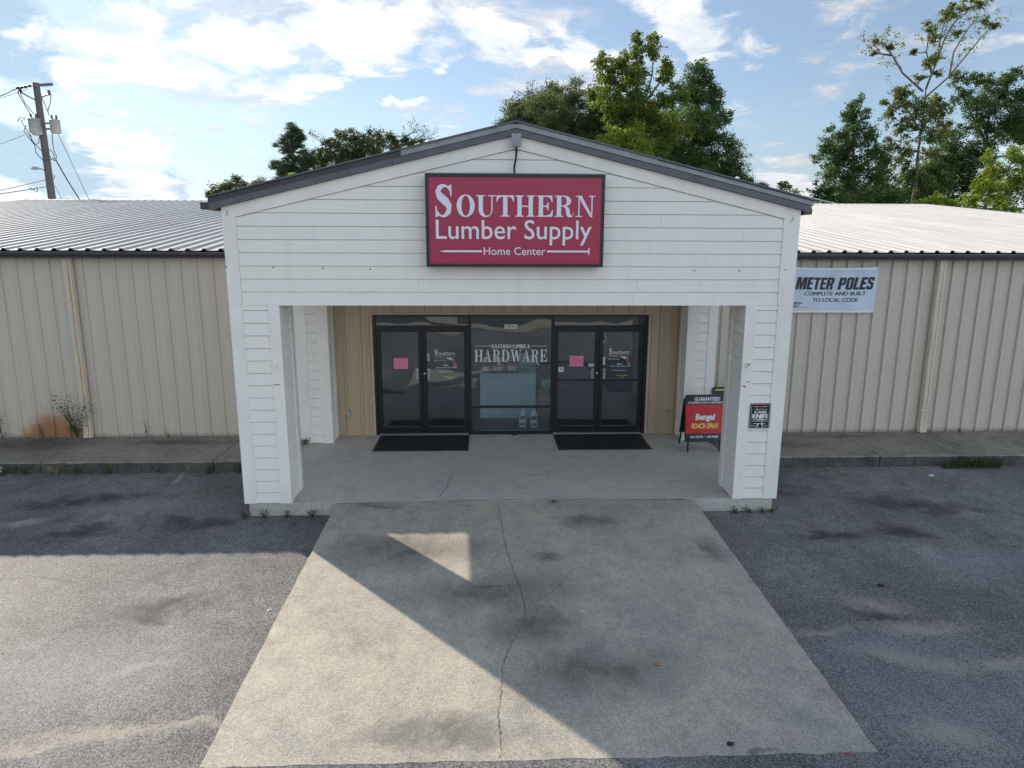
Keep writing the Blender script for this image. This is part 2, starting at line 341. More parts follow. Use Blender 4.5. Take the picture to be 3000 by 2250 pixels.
def leafmat(name, dark, lite, trans, seed=0.):
    ma = bpy.data.materials.new(name); ma.use_nodes = True; N = NT(ma.node_tree)
    out = N.n('ShaderNodeOutputMaterial'); geo = N.n('ShaderNodeNewGeometry')
    r = geo.outputs['Random Per Island']; n = N.noise(geo.outputs['Position'], .8, 3, .6)
    f = N.m('ADD', N.m('MULTIPLY', r, .6), N.rng(n, .35, .65, -.1, .5), clamp=True)
    c = N.mix(f, dark, lite)
    pb = N.n('ShaderNodeBsdfPrincipled'); N.put(pb.inputs['Base Color'], c); pb.inputs['Roughness'].default_value = .5; pb.inputs['Specular IOR Level'].default_value = .3
    tr = N.n('ShaderNodeBsdfTranslucent'); N.put(tr.inputs[0], N.mix(.5, N.mix(1., c, (1.5, 1.6, .7), 'MULTIPLY'), lite))
    mx = N.n('ShaderNodeMixShader'); mx.inputs[0].default_value = trans
    N.t.links.new(pb.outputs[0], mx.inputs[1]); N.t.links.new(tr.outputs[0], mx.inputs[2]); N.t.links.new(mx.outputs[0], out.inputs[0])
    return ma
L_YG = leafmat('yellow_green_leaves', (0.06, 0.11, 0.025), (0.2, 0.255, 0.05), 0.5)
L_OAK = leafmat('oak_leaves', (0.05, 0.08, 0.03), (0.17, 0.2, 0.085), 0.38)
L_DK = leafmat('dark_green_leaves', (0.04, 0.08, 0.03), (0.125, 0.2, 0.065), 0.42)
L_PINE = leafmat('pine_needles', (0.04, 0.085, 0.048), (0.11, 0.18, 0.085), 0.25)
L_BR = leafmat('bright_green_leaves', (0.14, 0.22, 0.035), (0.32, 0.4, 0.07), 0.5)
L_SP = leafmat('thin_olive_leaves', (0.09, 0.13, 0.04), (0.23, 0.26, 0.08), 0.45)
L_WEED = leafmat('weed_leaves', (.035, .07, .02), (.11, .16, .045), .3)

def glass():
    ma = bpy.data.materials.new('tinted_glass'); ma.use_nodes = True; N = NT(ma.node_tree)
    out = N.n('ShaderNodeOutputMaterial'); p = N.pos()
    h = N.noise(N.v('MULTIPLY', p, (.9, .9, 1.4)), 1.1, 1, .4)
    gl = N.n('ShaderNodeBsdfGlossy'); gl.inputs['Roughness'].default_value = .004; N.put(gl.inputs[0], (.92, .95, 1)); N.put(gl.inputs['Normal'], N.bump(h, .5, .02))
    tr = N.n('ShaderNodeBsdfTransparent'); N.put(tr.inputs[0], (.80, .88, .90))
    fr = N.n('ShaderNodeFresnel'); fr.inputs['IOR'].default_value = 1.5
    f = N.m('ADD', N.m('MULTIPLY', fr.outputs[0], 1.2), .062, clamp=True)
    mx = N.n('ShaderNodeMixShader'); N.put(mx.inputs[0], f); N.t.links.new(tr.outputs[0], mx.inputs[1]); N.t.links.new(gl.outputs[0], mx.inputs[2]); N.t.links.new(mx.outputs[0], out.inputs[0])
    return ma
A_GLASS = glass()

# ---------------------------------------------------------------- lettering
def glyph_pieces():
    def arc(cx, cy, rx, ry, a0, a1, n=14): return [(cx+rx*math.cos(R(a0+(a1-a0)*i/n)), cy+ry*math.sin(R(a0+(a1-a0)*i/n))) for i in range(n+1)]
    def ring(o, i): return [[o[k], o[k+1], i[k+1], i[k]] for k in range(len(o)-1)]
    def rect(a, b, c, d): return [(a, c), (b, c), (b, d), (a, d)]
    def serif(x0, x1, s0, s1, topside):
        t = .045; b = .06
        if topside: return [[(s0, 1), (s0, 1-t), (x0-.02, 1-t), (x0, 1-t-b), (x1, 1-t-b), (x1+.02, 1-t), (s1, 1-t), (s1, 1)][::-1]]
        return [[(s0, 0), (s0, t), (x0-.02, t), (x0, t+b), (x1, t+b), (x1+.02, t), (s1, t), (s1, 0)]]
    def stem(x0, x1, e=.1): return [rect(x0, x1, .05, .95)]+serif(x0, x1, x0-e, x1+e, True)+serif(x0, x1, x0-e, x1+e, False)
    G = {}
    G['H'] = (1.0, stem(.12, .33)+stem(.67, .88)+[rect(.33, .67, .46, .52)])
    G['O'] = (.92, ring(arc(.46, .5, .44, .53, 0, 360, 40), arc(.46, .5, .21, .47, 0, 360, 40)))
    G['U'] = (.94, [rect(.12, .33, .33, .95)]+serif(.12, .33, .0, .45, True)+[rect(.74, .80, .33, .95)]+serif(.74, .80, .58, .96, True)+ring(arc(.46, .34, .34, .37, 180, 360, 20), arc(.535, .34, .205, .30, 180, 360, 20)))
    G['T'] = (.86, [rect(.33, .54, .05, .97)]+serif(.33, .54, .2, .67, False)+[rect(.02, .85, .94, 1.0), [(.02, .96), (.0, .70), (.04, .70), (.12, .88), (.3, .945)], [(.85, .96), (.57, .945), (.75, .88), (.83, .70), (.87, .70)]])
    G['E'] = (.84, stem(.12, .33)+[rect(.3, .78, .945, 1.0), rect(.3, .80, 0, .055), rect(.33, .60, .465, .525), [(.78, .97), (.48, .945), (.68, .88), (.76, .70), (.8, .70)], [(.80, .03), (.82, .32), (.78, .32), (.70, .13), (.48, .055)], [(.60, .68), (.56, .68), (.5, .53), (.5, .465), (.56, .32), (.60, .32)]])
    G['R'] = (.98, stem(.12, .33)+ring(arc(.46, .745, .36, .255, 90, -90, 16), arc(.44, .745, .165, .205, 90, -90, 16))+[rect(.3, .47, .95, 1.0), rect(.3, .47, .49, .54)]
              + ring([(.50, .51), (.66, .47), (.74, .38), (.76, .25), (.78, .12), (.83, .06), (.90, .07), (.935, .2)], [(.42, .49), (.52, .42), (.56, .33), (.57, .2), (.60, .06), (.70, -.02), (.88, -.01), (.97, .2)]))
    G['N'] = (1.0, [rect(.15, .21, .05, .95), rect(.79, .85, .1, .95), [(.05, 1.), (.31, 1.), (.85, .02), (.85, -.02), (.76, -.02), (.15, .93)][::-1]]+serif(.15, .21, .02, .34, False)+serif(.79, .85, .66, .98, True)+[rect(.02, .2, .955, 1.0)])
    # S: one stroke of changing width, wedges at both ends
    cl = [(.80, .80, .015), (.70, .90, .03), (.55, .965, .035), (.40, .955, .06), (.26, .89, .10), (.195, .78, .125), (.25, .665, .135), (.42, .56, .14), (.60, .46, .14), (.72, .33, .13), (.69, .18, .11), (.56, .075, .065), (.42, .03, .035), (.28, .06, .03), (.16, .18, .015)]
    o, i = [], []
    P = [Vector((a, b)) for a, b, c in cl]
    for k in range(len(cl)):
        dd = (P[min(k+1, len(P)-1)]-P[max(k-1, 0)]).normalized(); nn = Vector((-dd.y, dd.x)); o.append(tuple(P[k]+nn*cl[k][2])); i.append(tuple(P[k]-nn*cl[k][2]))
    G['S'] = (.95, ring(o, i)+[[(.84, 1.0), (.80, 1.0), (.62, .93), (.74, .82), (.80, .64), (.84, .64)], [(.06, 0), (.10, 0), (.28, .07), (.16, .18), (.10, .36), (.06, .36)]])
    G['A'] = (.98, [[(.12, .04), (.18, .04), (.50, .86), (.48, 1.0)], [(.60, .04), (.84, .04), (.52, 1.0), (.44, 1.0)], rect(.25, .66, .30, .36)]+serif(.12, .18, .0, .32, False)+serif(.62, .83, .5, .96, False))
    G['D'] = (.98, stem(.12, .33)+ring(arc(.44, .5, .48, .5, 90, -90, 20), arc(.42, .5, .27, .445, 90, -90, 20))+[rect(.3, .45, .945, 1.0), rect(.3, .45, 0, .055)])
    G['W'] = (1.3, [[(.08, .96), (.30, .96), (.50, .2), (.46, 0), (.40, 0)], [(.60, .96), (.66, .96), (.50, 0), (.44, 0)], [(.56, .96), (.78, .96), (.96, .2), (.92, 0), (.86, 0)], [(1.14, .96), (1.2, .96), (.96, 0), (.90, 0)]]+serif(.12, .27, .0, .42, True)+serif(1.14, 1.2, 1.02, 1.32, True))
    return G
GLY = glyph_pieces()
def serif_text(mb, s, x0, x1, z0, z1, y, caps=None, depth=.004, leg=0.):
    """serif lettering in the plane y; caps = height of the first letter over the others"""
    adv = [GLY[c][0]*(caps if caps and k == 0 else 1)+.05 for k, c in enumerate(s)]
    kx = (x1-x0)/sum(adv); x = x0; kz = (z1-z0)
    for k, c in enumerate(s):
        big = caps if caps and k == 0 else 1.
        for j, pc in enumerate(GLY[c][1]):
            poly = [(x+px*kx*big, z0+pz*kz*big-(leg*kz*max(0, (px-.55))*(1.6 if pz < .35 else 0) if leg and c == 'R' else 0)) for px, pz in pc]
            mb.prism(poly, y-depth-j*.00012, y)
        x += adv[k]*kx
def block_text(mb, s, x0, x1, z0, z1, f, shear=.2):
    q = lambda a, b, c, d: [(a, c), (b, c), (b, d), (a, d)]
    rg = lambda o, i: [[o[k], o[(k+1) % len(o)], i[(k+1) % len(i)], i[k]] for k in range(len(o))]
    oc = lambda a, b, c, d, h, v: [(a+h, c), (b-h, c), (b, c+v), (b, d-v), (b-h, d), (a+h, d), (a, d-v), (a, c+v)]
    G = {'M': (1.02, [q(0, .29, 0, 1), q(.73, 1.02, 0, 1), [(.24, 1), (.42, 1), (.51, .5), (.51, 0), (.40, 0)], [(.78, 1), (.60, 1), (.51, .5), (.51, 0), (.62, 0)][::-1]]),
         'E': (.60, [q(0, .3, 0, 1), q(.3, .6, 0, .19), q(.3, .6, .81, 1), q(.3, .55, .42, .6)]), 'T': (.66, [q(.18, .48, 0, .8), q(0, .66, .8, 1)]), 'L': (.58, [q(0, .3, 0, 1), q(.3, .58, 0, .19)]),
         'P': (.70, [q(0, .3, 0, 1), q(.3, .5, .82, 1), q(.3, .5, .37, .54), [(.5, .37), (.64, .42), (.7, .52), (.7, .85), (.64, .95), (.5, 1), (.5, .82), (.42, .78), (.42, .58), (.5, .54)]]),
         'O': (.72, rg(oc(0, .72, -.01, 1.01, .12, .14), oc(.29, .43, .17, .83, .04, .04))),
         'S': (.68, [[(0, .3), (0, .14), (.06, .04), (.18, -.01), (.5, -.01), (.62, .04), (.68, .14), (.68, .42), (.6, .54), (.29, .68), (.28, .72), (.28, .8), (.31, .83), (.37, .83), (.4, .8), (.4, .7), (.67, .7), (.67, .86), (.61, .96), (.5, 1.01), (.18, 1.01), (.06, .96), (0, .86), (0, .64), (.08, .53), (.38, .39), (.4, .35), (.4, .2), (.37, .17), (.31, .17), (.28, .2), (.28, .3)]])}
    G['R'] = (.72, G['P'][1]+[[(.36, .40), (.5, .40), (.63, .37), (.70, .28), (.70, 0), (.42, 0), (.42, .32), (.36, .36)][::-1]])
    adv = [.42 if c == ' ' else G[c][0]+.06 for c in s]; tot = sum(adv)+shear; x = 0
    for c, a in zip(s, adv):
        if c != ' ':
            for j, pc in enumerate(G[c][1]):
                V = [f(x0+(x+px+shear*pz)/tot*(x1-x0), z0+pz*(z1-z0)) for px, pz in pc]
                tr = tessellate_polygon([[Vector((p_[0], p_[1], 0)) for p_ in pc]]); mb.add([(v[0], v[1]-.0002*j, v[2]) for v in V], [tuple(t) for t in tr])
        x += a
def text_mesh(s, bold=0., shear=0.):
    cu = bpy.data.curves.new('lettering', 'FONT'); cu.body = s; cu.size = 1; cu.fill_mode = 'BOTH'; cu.extrude = 0; cu.offset = bold; cu.shear = shear; cu.resolution_u = 3
    o = bpy.data.objects.new('lettering', cu); COL.objects.link(o); dg = bpy.context.evaluated_depsgraph_get()
    me = bpy.data.meshes.new_from_object(o.evaluated_get(dg)); V = [tuple(v.co) for v in me.vertices]; F = [tuple(p.vertices) for p in me.polygons]
    bpy.data.objects.remove(o); bpy.data.curves.remove(cu); bpy.data.meshes.remove(me); return V, F
def text_to(mb, s, x0, x1, z0, z1, fy, bold=0., shear=0., fat=0.):
    """sans lettering fitted in the box; fy = plane y or a function (x,z)->point"""
    V, F = text_mesh(s, bold, shear); a = np.array(V); lo, hi = a.min(0), a.max(0)
    f = fy if callable(fy) else (lambda x, z: (x, fy, z))
    for k, q in enumerate((0., -fat, fat) if fat else (0.,)):
        P = [f(x0+q+(v[0]-lo[0])/(hi[0]-lo[0])*(x1-x0), z0+(v[1]-lo[1])/(hi[1]-lo[1])*(z1-z0)) for v in V]
        mb.add([(a, b-.0003*k, c) for a, b, c in P], F)

# ---------------------------------------------------------------- the ground
def sheet(name, x0, x1, y0, y1, z, ma): return MB().add([(x0, y0, z), (x1, y0, z), (x1, y1, z), (x0, y1, z)], [(0, 1, 2, 3)]).build(name, ma, kind='structure')
sheet('ground', -700, 700, -700, 900, -.03, A_GRASSG)
sheet('parking_lot', -45, 45, -19.0, 34, 0, A_ASPH)
sheet('road', -200, 200, -31, -21.6, -.012, A_ROAD)
rl = sheet('road_edge_line', -200, 200, -22.2, -22.05, -.006, A_LINE)
sw = MB().box(-200, 200, -21.6, -18.9, -.05, .08).build('roadside_pavement', A_PALE, kind='structure')
SL = .2
XL, XR, DP, XC = -3.754, 4.133, 3.652, .19
# porch slab, with slightly ragged front
MB().box(-3.70, 4.085, -3.615, .08, -.05, SL).build('porch_slab', A_SLAB, kind='structure')
def walkway(x0, x1, joints):
    xs = [x0]+joints+[x1]
    for a, b in zip(xs[:-1], xs[1:]):
        nx = max(2, int((b-a)/.12)); me = MB()
        fr = [(a+.006+(b-a-.012)*i/nx) for i in range(nx+1)]
        jag = [-1.62+random.uniform(-.006, .012)-(random.random() < .06)*-.035 for _ in fr]
        v = [(x, 0.03, SL) for x in fr]+[(x, j+.015, SL) for x, j in zip(fr, jag)]+[(x, j, SL-.018) for x, j in zip(fr, jag)]+[(x, j-.004, -.03) for x, j in zip(fr, jag)]
        n = nx+1; top = MB().add(v, [(i+n, i+n+1, i+1, i) for i in range(nx)]+[(i+2*n, i+2*n+1, i+n+1, i+n) for i in range(nx)])
        o = top.build('walkway', A_WALK, kind='structure')
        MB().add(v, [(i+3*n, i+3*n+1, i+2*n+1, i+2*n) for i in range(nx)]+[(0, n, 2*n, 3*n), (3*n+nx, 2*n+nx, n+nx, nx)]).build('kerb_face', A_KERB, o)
walkway(-18, -3.705, [-11.4, -8.35, -7.95, -5.0]); walkway(4.09, 18, [6.9, 8.35, 8.75, 12.0])
# ramp: slopes from the slab down to the asphalt, broken front edge
def ramp():
    mb = MB(); nx, ny = 60, 50; x0, x1 = -2.42, 2.88; V = []
    for j in range(ny+1):
        for i in range(nx+1):
            u, w = i/nx, j/ny; y = -3.622-4.98*w; x = x0+(x1-x0)*u
            if j == ny: y += random.uniform(-.009, .009)
            if i in (0, nx): x += random.uniform(-.005, .005)
            z = .196-.193*w**1.02
            V.append((x, y, z))
    F = [((j+1)*(nx+1)+i, (j+1)*(nx+1)+i+1, j*(nx+1)+i+1, j*(nx+1)+i) for j in range(ny) for i in range(nx)]
    b = len(V); ring = [(j*(nx+1), 0) for j in range(ny+1)]; V2 = []
    mb.add(V, F)
    edge = [j*(nx+1) for j in range(ny+1)]+[ny*(nx+1)+i for i in range(1, nx+1)]+[j*(nx+1)+nx for j in range(ny-1, -1, -1)]
    ev = [V[k] for k in edge]; lo = [(x, y, -.04) for x, y, z in ev]; n = len(ev)
    mb.add(ev+lo, [(i, i+n, i+n+1, i+1) for i in range(n-1)])
    return mb.build('ramp', A_RAMP, kind='structure')
RAMP = ramp()
def rz(y): return .196-.193*max(0., (-3.622-y)/4.98)**1.02
def crack(pts, w, parent, zf, sub=16):
    """a ragged dark split lying in the surface; pts in photo pixels"""
    P = []
    for px, py in pts:
        q = at(px, py, 2, .1)
        for _ in range(4): q = at(px, py, 2, zf(q[1]))
        P.append(q)
    L, Rr = [], []
    for a, b in zip(P[:-1], P[1:]):
        for k in range(sub):
            q = a+(b-a)*k/sub; d = (b-a)/np.linalg.norm(b-a); n = np.array([-d[1], d[0], 0]); j = random.gauss(0, .007); ww = w*random.uniform(.25, 1.4)/2
            q = q+n*j; L.append((*(q+n*ww)[:2], zf(q[1])+.0035)); Rr.append((*(q-n*ww)[:2], zf(q[1])+.0035))
    n = len(L); MB().add(L+Rr, [(i, i+n, i+n+1, i+1) for i in range(n-1)]).build('crack', A_CRACK, parent)
D2 = 3000/2212
main = [(1076, 1082), (1080, 1110), (1086, 1150), (1094, 1190), (1108, 1230), (1122, 1265), (1132, 1300), (1133, 1340), (1118, 1372), (1100, 1395), (1086, 1440), (1082, 1490), (1076, 1540), (1080, 1590), (1083, 1640)]
crack([(x*D2, y*D2) for x, y in main], .0055, RAMP, rz)
crack([(x*D2, y*D2) for x, y in [(1133, 1285), (1150, 1300), (1160, 1315), (1155, 1335), (1135, 1360)]], .0045, RAMP, rz)
crack([(x*D2, y*D2) for x, y in [(1158, 1300), (1190, 1280), (1215, 1258), (1240, 1225)]], .005, RAMP, rz)
crack([(x*D2, y*D2) for x, y in [(1005, 1268), (1060, 1266), (1120, 1265), (1165, 1280)]], .0045, RAMP, rz)
crack([(x*D2, y*D2) for x, y in [(1545, 1278), (1590, 1284), (1640, 1281)]], .0045, RAMP, rz)
PS = bpy.data.objects['porch_slab']; crack([(x*D2, y*D2) for x, y in [(978, 1020), (970, 1040), (962, 1058), (950, 1072)]], .008, PS, lambda y: SL)
crack([(905, 1478), (1150, 1472), (1400, 1466), (1700, 1463), (2035, 1463)], .011, PS, lambda y: SL, 12)
LOT = bpy.data.objects['parking_lot']; crack([(500, 1560), (600, 1545), (690, 1525)], .02, LOT, lambda y: 0.)
crack([(60, 1950), (200, 1840), (400, 1830)], .003, LOT, lambda y: 0.)
crack([(2310, 1520), (2400, 1535), (2520, 1560), (2700, 1540)], .006, LOT, lambda y: 0.); crack([(2700, 1395), (2820, 1430), (2990, 1470)], .01, LOT, lambda y: 0.); crack([(0, 1700), (110, 1690), (260, 1712), (400, 1700), (560, 1722)], .003, LOT, lambda y: 0.)
def smear(name, pts, ma, z=.004):
    P = [at(px, py, 2, 0) for px, py in pts]; MB().add([(q[0], q[1], z) for q in P], [tuple(range(len(P)))]).build(name, ma, LOT)
smear('worn_parking_line', [(497, 1421), (515, 1419), (547, 1386), (533, 1386)], mat('worn_white_paint', (.30, .30, .29), .8, var=.6, vscale=25))

# ---------------------------------------------------------------- the store building
ST = empty('store_building', (XC, 0, 0), 'long tan metal store building with white gabled entrance porch', 'building')
WT, EV = 3.655, 3.80; PITCH = .1155; RY = 15.; BX0, BX1 = -18.1, 17.9
def rib_profile(w, n, h, base, top):
    pts = [(0., 0.)]; p = w/n
    for k in range(n):
        c = (k+.5)*p
        pts += [(c-base/2, 0), (c-top/2, h), (c+top/2, h), (c+base/2, 0)]
        for q in (.34, .66):
            e = c+q*p
            if e < w-.01: pts += [(e-.012, 0), (e-.006, .003), (e+.006, .003), (e+.012, 0)]
    pts.append((w, 0.)); return sorted(set(pts))
def wall_mesh(w, n, z0, z1, screws=True):
    pr = rib_profile(w, n, .032, .085, .03); k = len(pr); mb = MB()
    mb.add([(x, -y, z0) for x, y in pr]+[(x, -y, z1) for x, y in pr], [(i, i+1, i+1+k, i+k) for i in range(k-1)])
    if screws:
        for z in (.25, 1.38, 2.42, 3.3):
            if z0 < z < z1:
                for q in range(n):
                    for dx in (.2, .32):
                        x = (q+.5)*w/n+.05+dx-.25+.05
                        if 0 < x < w: mb.lathe([(.007, -.001), (.006, .004)], (0, 0, 0), 5); vv = mb.V[-0:]
    return mb
def wall_panel_mesh(w, n, z0, z1):
    pr = rib_profile(w, n, .042, .06, .03); k = len(pr); mb = MB()
    mb.add([(x, -y, 0) for x, y in pr]+[(x, -y, z1-z0) for x, y in pr], [(i, i+1, i+1+k, i+k) for i in range(k-1)])
    for z in (.245, 1.38, 2.42, 3.35):
        if z0 < z < z1:
            for q in range(n):
                x = (q+.5)*w/n+.075; zz = z-z0
                mb.add([(x+.008*math.cos(a), -.006, zz+.008*math.sin(a)) for a in [i*math.pi/3 for i in range(6)]], [tuple(range(6))])
    return mb.mesh('wall_panel', A_TAN, (0, 0, 0))
WPM = wall_panel_mesh(.9, 3, .19, WT); HPM = wall_panel_mesh(5.56/6, 3, 2.625, WT); PPM = WPM.copy()
for q in (HPM, PPM): q.materials.clear(); q.materials.append(A_TANP)
x = -2.51
while x > BX0: x -= .9; inst('wall_panel', PPM if x > -3.5 else WPM, (x, 0, .19), ST)
x = 3.05
while x < BX1: inst('wall_panel', PPM if x < 3.2 else WPM, (x, 0, .19), ST); x += .9
for k in range(6): inst('wall_panel', HPM, (-2.51+k*5.56/6, 0, 2.625), ST)
MB().box(BX0, BX0+.1, .06, 30, 0, WT).build('side_wall', A_TAN, ST); MB().box(BX1-.1, BX1, .06, 30, 0, WT).build('side_wall', A_TAN, ST)
MB().box(BX0+.1, BX1-.1, 29.9, 30, 0, WT).build('rear_wall', A_TAN, ST)
gz = EV+PITCH*15.2-.06
for xx in (BX0+.02, BX1-.1): MB().add([(xx+d, y, z) for d in (0, .08) for y, z in ((.1, WT), (29.9, WT), (15, gz-.02))], [(0, 2, 1), (3, 4, 5), (0, 1, 4, 3), (1, 2, 5, 4), (2, 0, 3, 5)]).build('end_gable', A_TAN, ST)
# roof sheets: 0.9 m wide, ribs every 0.3 m
def roof_mesh(sign):
    pr = rib_profile(.9, 3, .04, .11, .045); k = len(pr); L = 15.22
    a = [(x, 0, z) for x, z in pr]; b = [(x, sign*L, z+L*PITCH) for x, z in pr]; mb = MB(); nseg = 4
    rows = [[(x, sign*L*t/nseg, z+L*t/nseg*PITCH+(.004 if 0 < t < nseg else 0)) for x, z in pr] for t in range(nseg+1)]
    mb.add([v for r_ in rows for v in r_], [((j*k+i, j*k+i+1, (j+1)*k+i+1, (j+1)*k+i) if sign > 0 else ((j+1)*k+i, (j+1)*k+i+1, j*k+i+1, j*k+i)) for j in range(nseg) for i in range(k-1)])
    for t in (.02, .25, .5, .75, .99):                    # fastener rows
        for q in range(3):
            x = (q+.5)*.3+.09; y = sign*L*t; z = L*t*PITCH+.006
            if sign > 0: mb.add([(x+.012*math.cos(e), y+.012*math.sin(e), z) for e in [i*math.pi/3 for i in range(6)]], [tuple(range(6))])
    return mb.mesh('roof_panel', A_ROOF, (0, 0, 0))
RM, RM2 = roof_mesh(1), roof_mesh(-1)
for k in range(40):
    x = BX0-.05+k*.9; j = random.uniform(-.002, .002)
    inst('roof_panel', RM, (x, -.22, EV+j), ST)
    inst('roof_panel', RM2, (x, 30.22, EV+j), ST)
RX0, RX1 = BX0-.05, BX0-.05+36
MB().add([(RX0, 14.8, gz+.065), (RX1, 14.8, gz+.065), (RX1, 15, gz+.1), (RX0, 15, gz+.1), (RX1, 15.2, gz+.065), (RX0, 15.2, gz+.065)], [(0, 1, 2, 3), (3, 2, 4, 5)]).build('ridge_cap', A_ROOF, ST)
for xx in (RX0-.03, RX1-.09):
    for s_, y0 in ((1, -.24), (-1, 30.24)):
        MB().bar((xx+.06, y0, EV-.03), (xx+.06, 15, EV-.03+15.24*PITCH), .12, .14).build('rake_trim', A_BRONZE, ST)
# eaves gutter in two lengths, with its lip, and the straps that hold it
def gutter(x0, x1):
    prof = [(-.12, 3.765), (-.265, 3.765), (-.275, 3.755), (-.272, 3.718), (-.255, 3.708), (-.235, 3.70), (-.23, 3.660), (-.10, 3.660)]
    k = len(prof); mb = MB(); mb.add([(x0, y, z) for y, z in prof]+[(x1, y, z) for y, z in prof], [(i, i+k, i+k+1, i+1) for i in range(k-1)]); mb.add([(x, y, z) for x in (x0, x1) for y, z in prof], [tuple(range(k)), tuple(range(2*k-1, k-1, -1))])
    gt = mb.build('gutter', A_BRONZE, ST)
    x = x0+.7
    while x < x1:
        MB().bar((x-.12, .05, 3.846), (x+.06, -.262, 3.772), .03, .004).build('gutter_strap', A_STEEL, gt); x += 1.45
    MB().box(x0, x1, -.262, -.235, 3.7675, 3.7725).build('gutter_lip', A_FASC2, gt)
gutter(BX0, XL-.02); gutter(XR+.02, BX1)
MB().box(BX0, BX1, -.10, -.04, 3.66, 3.775).build('eave_trim', A_BRONZE, ST)
def downspout(xc, ma):
    w = .085; mb = MB(); prof = [(-w, -.045), (-w+.02, -.118), (-w*.3, -.125), (-w*.2, -.112), (w*.2, -.112), (w*.3, -.125), (w-.02, -.118), (w, -.045)]
    k = len(prof); zs = [(.22, -.03), (.34, 0), (3.66, 0)]
    mb.add([(xc+px, py+dy, z) for z, dy in zs for px, py in prof], [(j*k+i, j*k+(i+1) % k, (j+1)*k+(i+1) % k, (j+1)*k+i) for j in range(2) for i in range(k)])
    d = mb.build('downspout', ma, ST)
    MB().box(xc-w-.012, xc+w+.012, -.131, -.04, .66, .685).build('downspout_strap', ma, d); MB().box(xc-w-.012, xc+w+.012, -.131, -.04, 2.9, 2.925).build('downspout_strap', ma, d)
downspout(-7.975, A_DSP); downspout(8.63, A_DSP)
MB().box(BX0, BX1, .02, .05, .15, .205).build('base_trim', A_TAN, ST)

# porch posts and pilasters: corner boards with lap siding between
def lap(mb_fn, name, rows, parent):
    for a, b in rows: mb_fn(a, b).build(name, A_WHITE, parent)
ROWS = [(3.03, 3.098)]+[(3.03-.1772*(k+1), 3.03-.1772*k-.004) for k in range(15)]
ROWS = ROWS+[(SL+.012, ROWS[-1][0]-.004)]
def wedge(axis, a0, a1, face, out, z0, z1):
    """one lap board between a0..a1 on the plane `face`, bottom edge prouder than its top"""
    t0, t1 = .014, .003; z1 = z1-.004
    prof = [(face+out*.0, z0), (face+out*t0, z0), (face+out*t1, z1), (face, z1)]
    if axis == 'x': v = [(a, p, z) for a in (a0, a1) for p, z in prof]
    else: v = [(p, a, z) for a in (a0, a1) for p, z in prof]
    return MB().add(v, [(0, 1, 2, 3), (7, 6, 5, 4), (0, 4, 5, 1), (1, 5, 6, 2), (2, 6, 7, 3), (3, 7, 4, 0)])
def post(x0, x1, y0, y1, ztop, wl, wr, front_rows=True):
    e = .02
    p = MB().box(x0+.05, x1-.05, y0+.05, y1-.05, SL, ztop-.004).build('porch_post', A_WHITE, ST, label='white lap sided square porch post')
    dz = 3.131 if y0 < -3 else ztop
    # corner boards wrap each corner; (x side, y side)
    lim = [(x0, wl), (x1, -wr)]
    for k, (xa, w) in enumerate(lim):
        inner = (k == 1) == (x0 < 0)
        zt = dz if inner else (ztop if y0 > -3 else 3.10)
        for ya, s in ((y0, 1), (y1, -1)):
            mb = MB(); xi = xa+w; t = .022
            xx = sorted((xa, xi)); yy = sorted((ya, ya+s*t))
            mb.box(xx[0], xx[1], yy[0], yy[1], SL+.004, zt)
            xs = sorted((xa, xa+math.copysign(t, w))); ys = sorted((ya+s*t, ya+s*.14))
            mb.box(xs[0], xs[1], ys[0], ys[1], SL+.004, zt)
            mb.build('corner_board', A_TRIM, p)
    for z0, z1 in ROWS:
        if z1 > ztop: continue
        wedge('x', x0+wl+.001, x1-wr-.001, y0+e, -1, z0, z1).build('siding_board', A_WHITE, p)
        wedge('y', y0+.141, y1-.141, x0+e, -1, z0, z1).build('siding_board', A_WHITE, p)
        wedge('y', y0+.141, y1-.141, x1-e, 1, z0, z1).build('siding_board', A_WHITE, p)
    return p
PL = post(XL, XL+.683, -DP, -DP+.658, 3.098, .18, .158); PR = post(XR-.67, XR, -DP, -DP+.658, 3.098, .158, .21)
for q, l in ((PL, 'white lap sided porch post with pale bracket plate'), (PR, 'white lap sided porch post carrying the black knife poster')): q['label'] = l
RL = post(-3.75, -3.14, -.56, -.036, 3.098, .21, .20); RRp = post(3.56, 4.13, -.56, -.036, 3.098, .21, .17)
for q in (RL, RRp): q['label'] = 'rear porch pilaster standing against the tan wall'
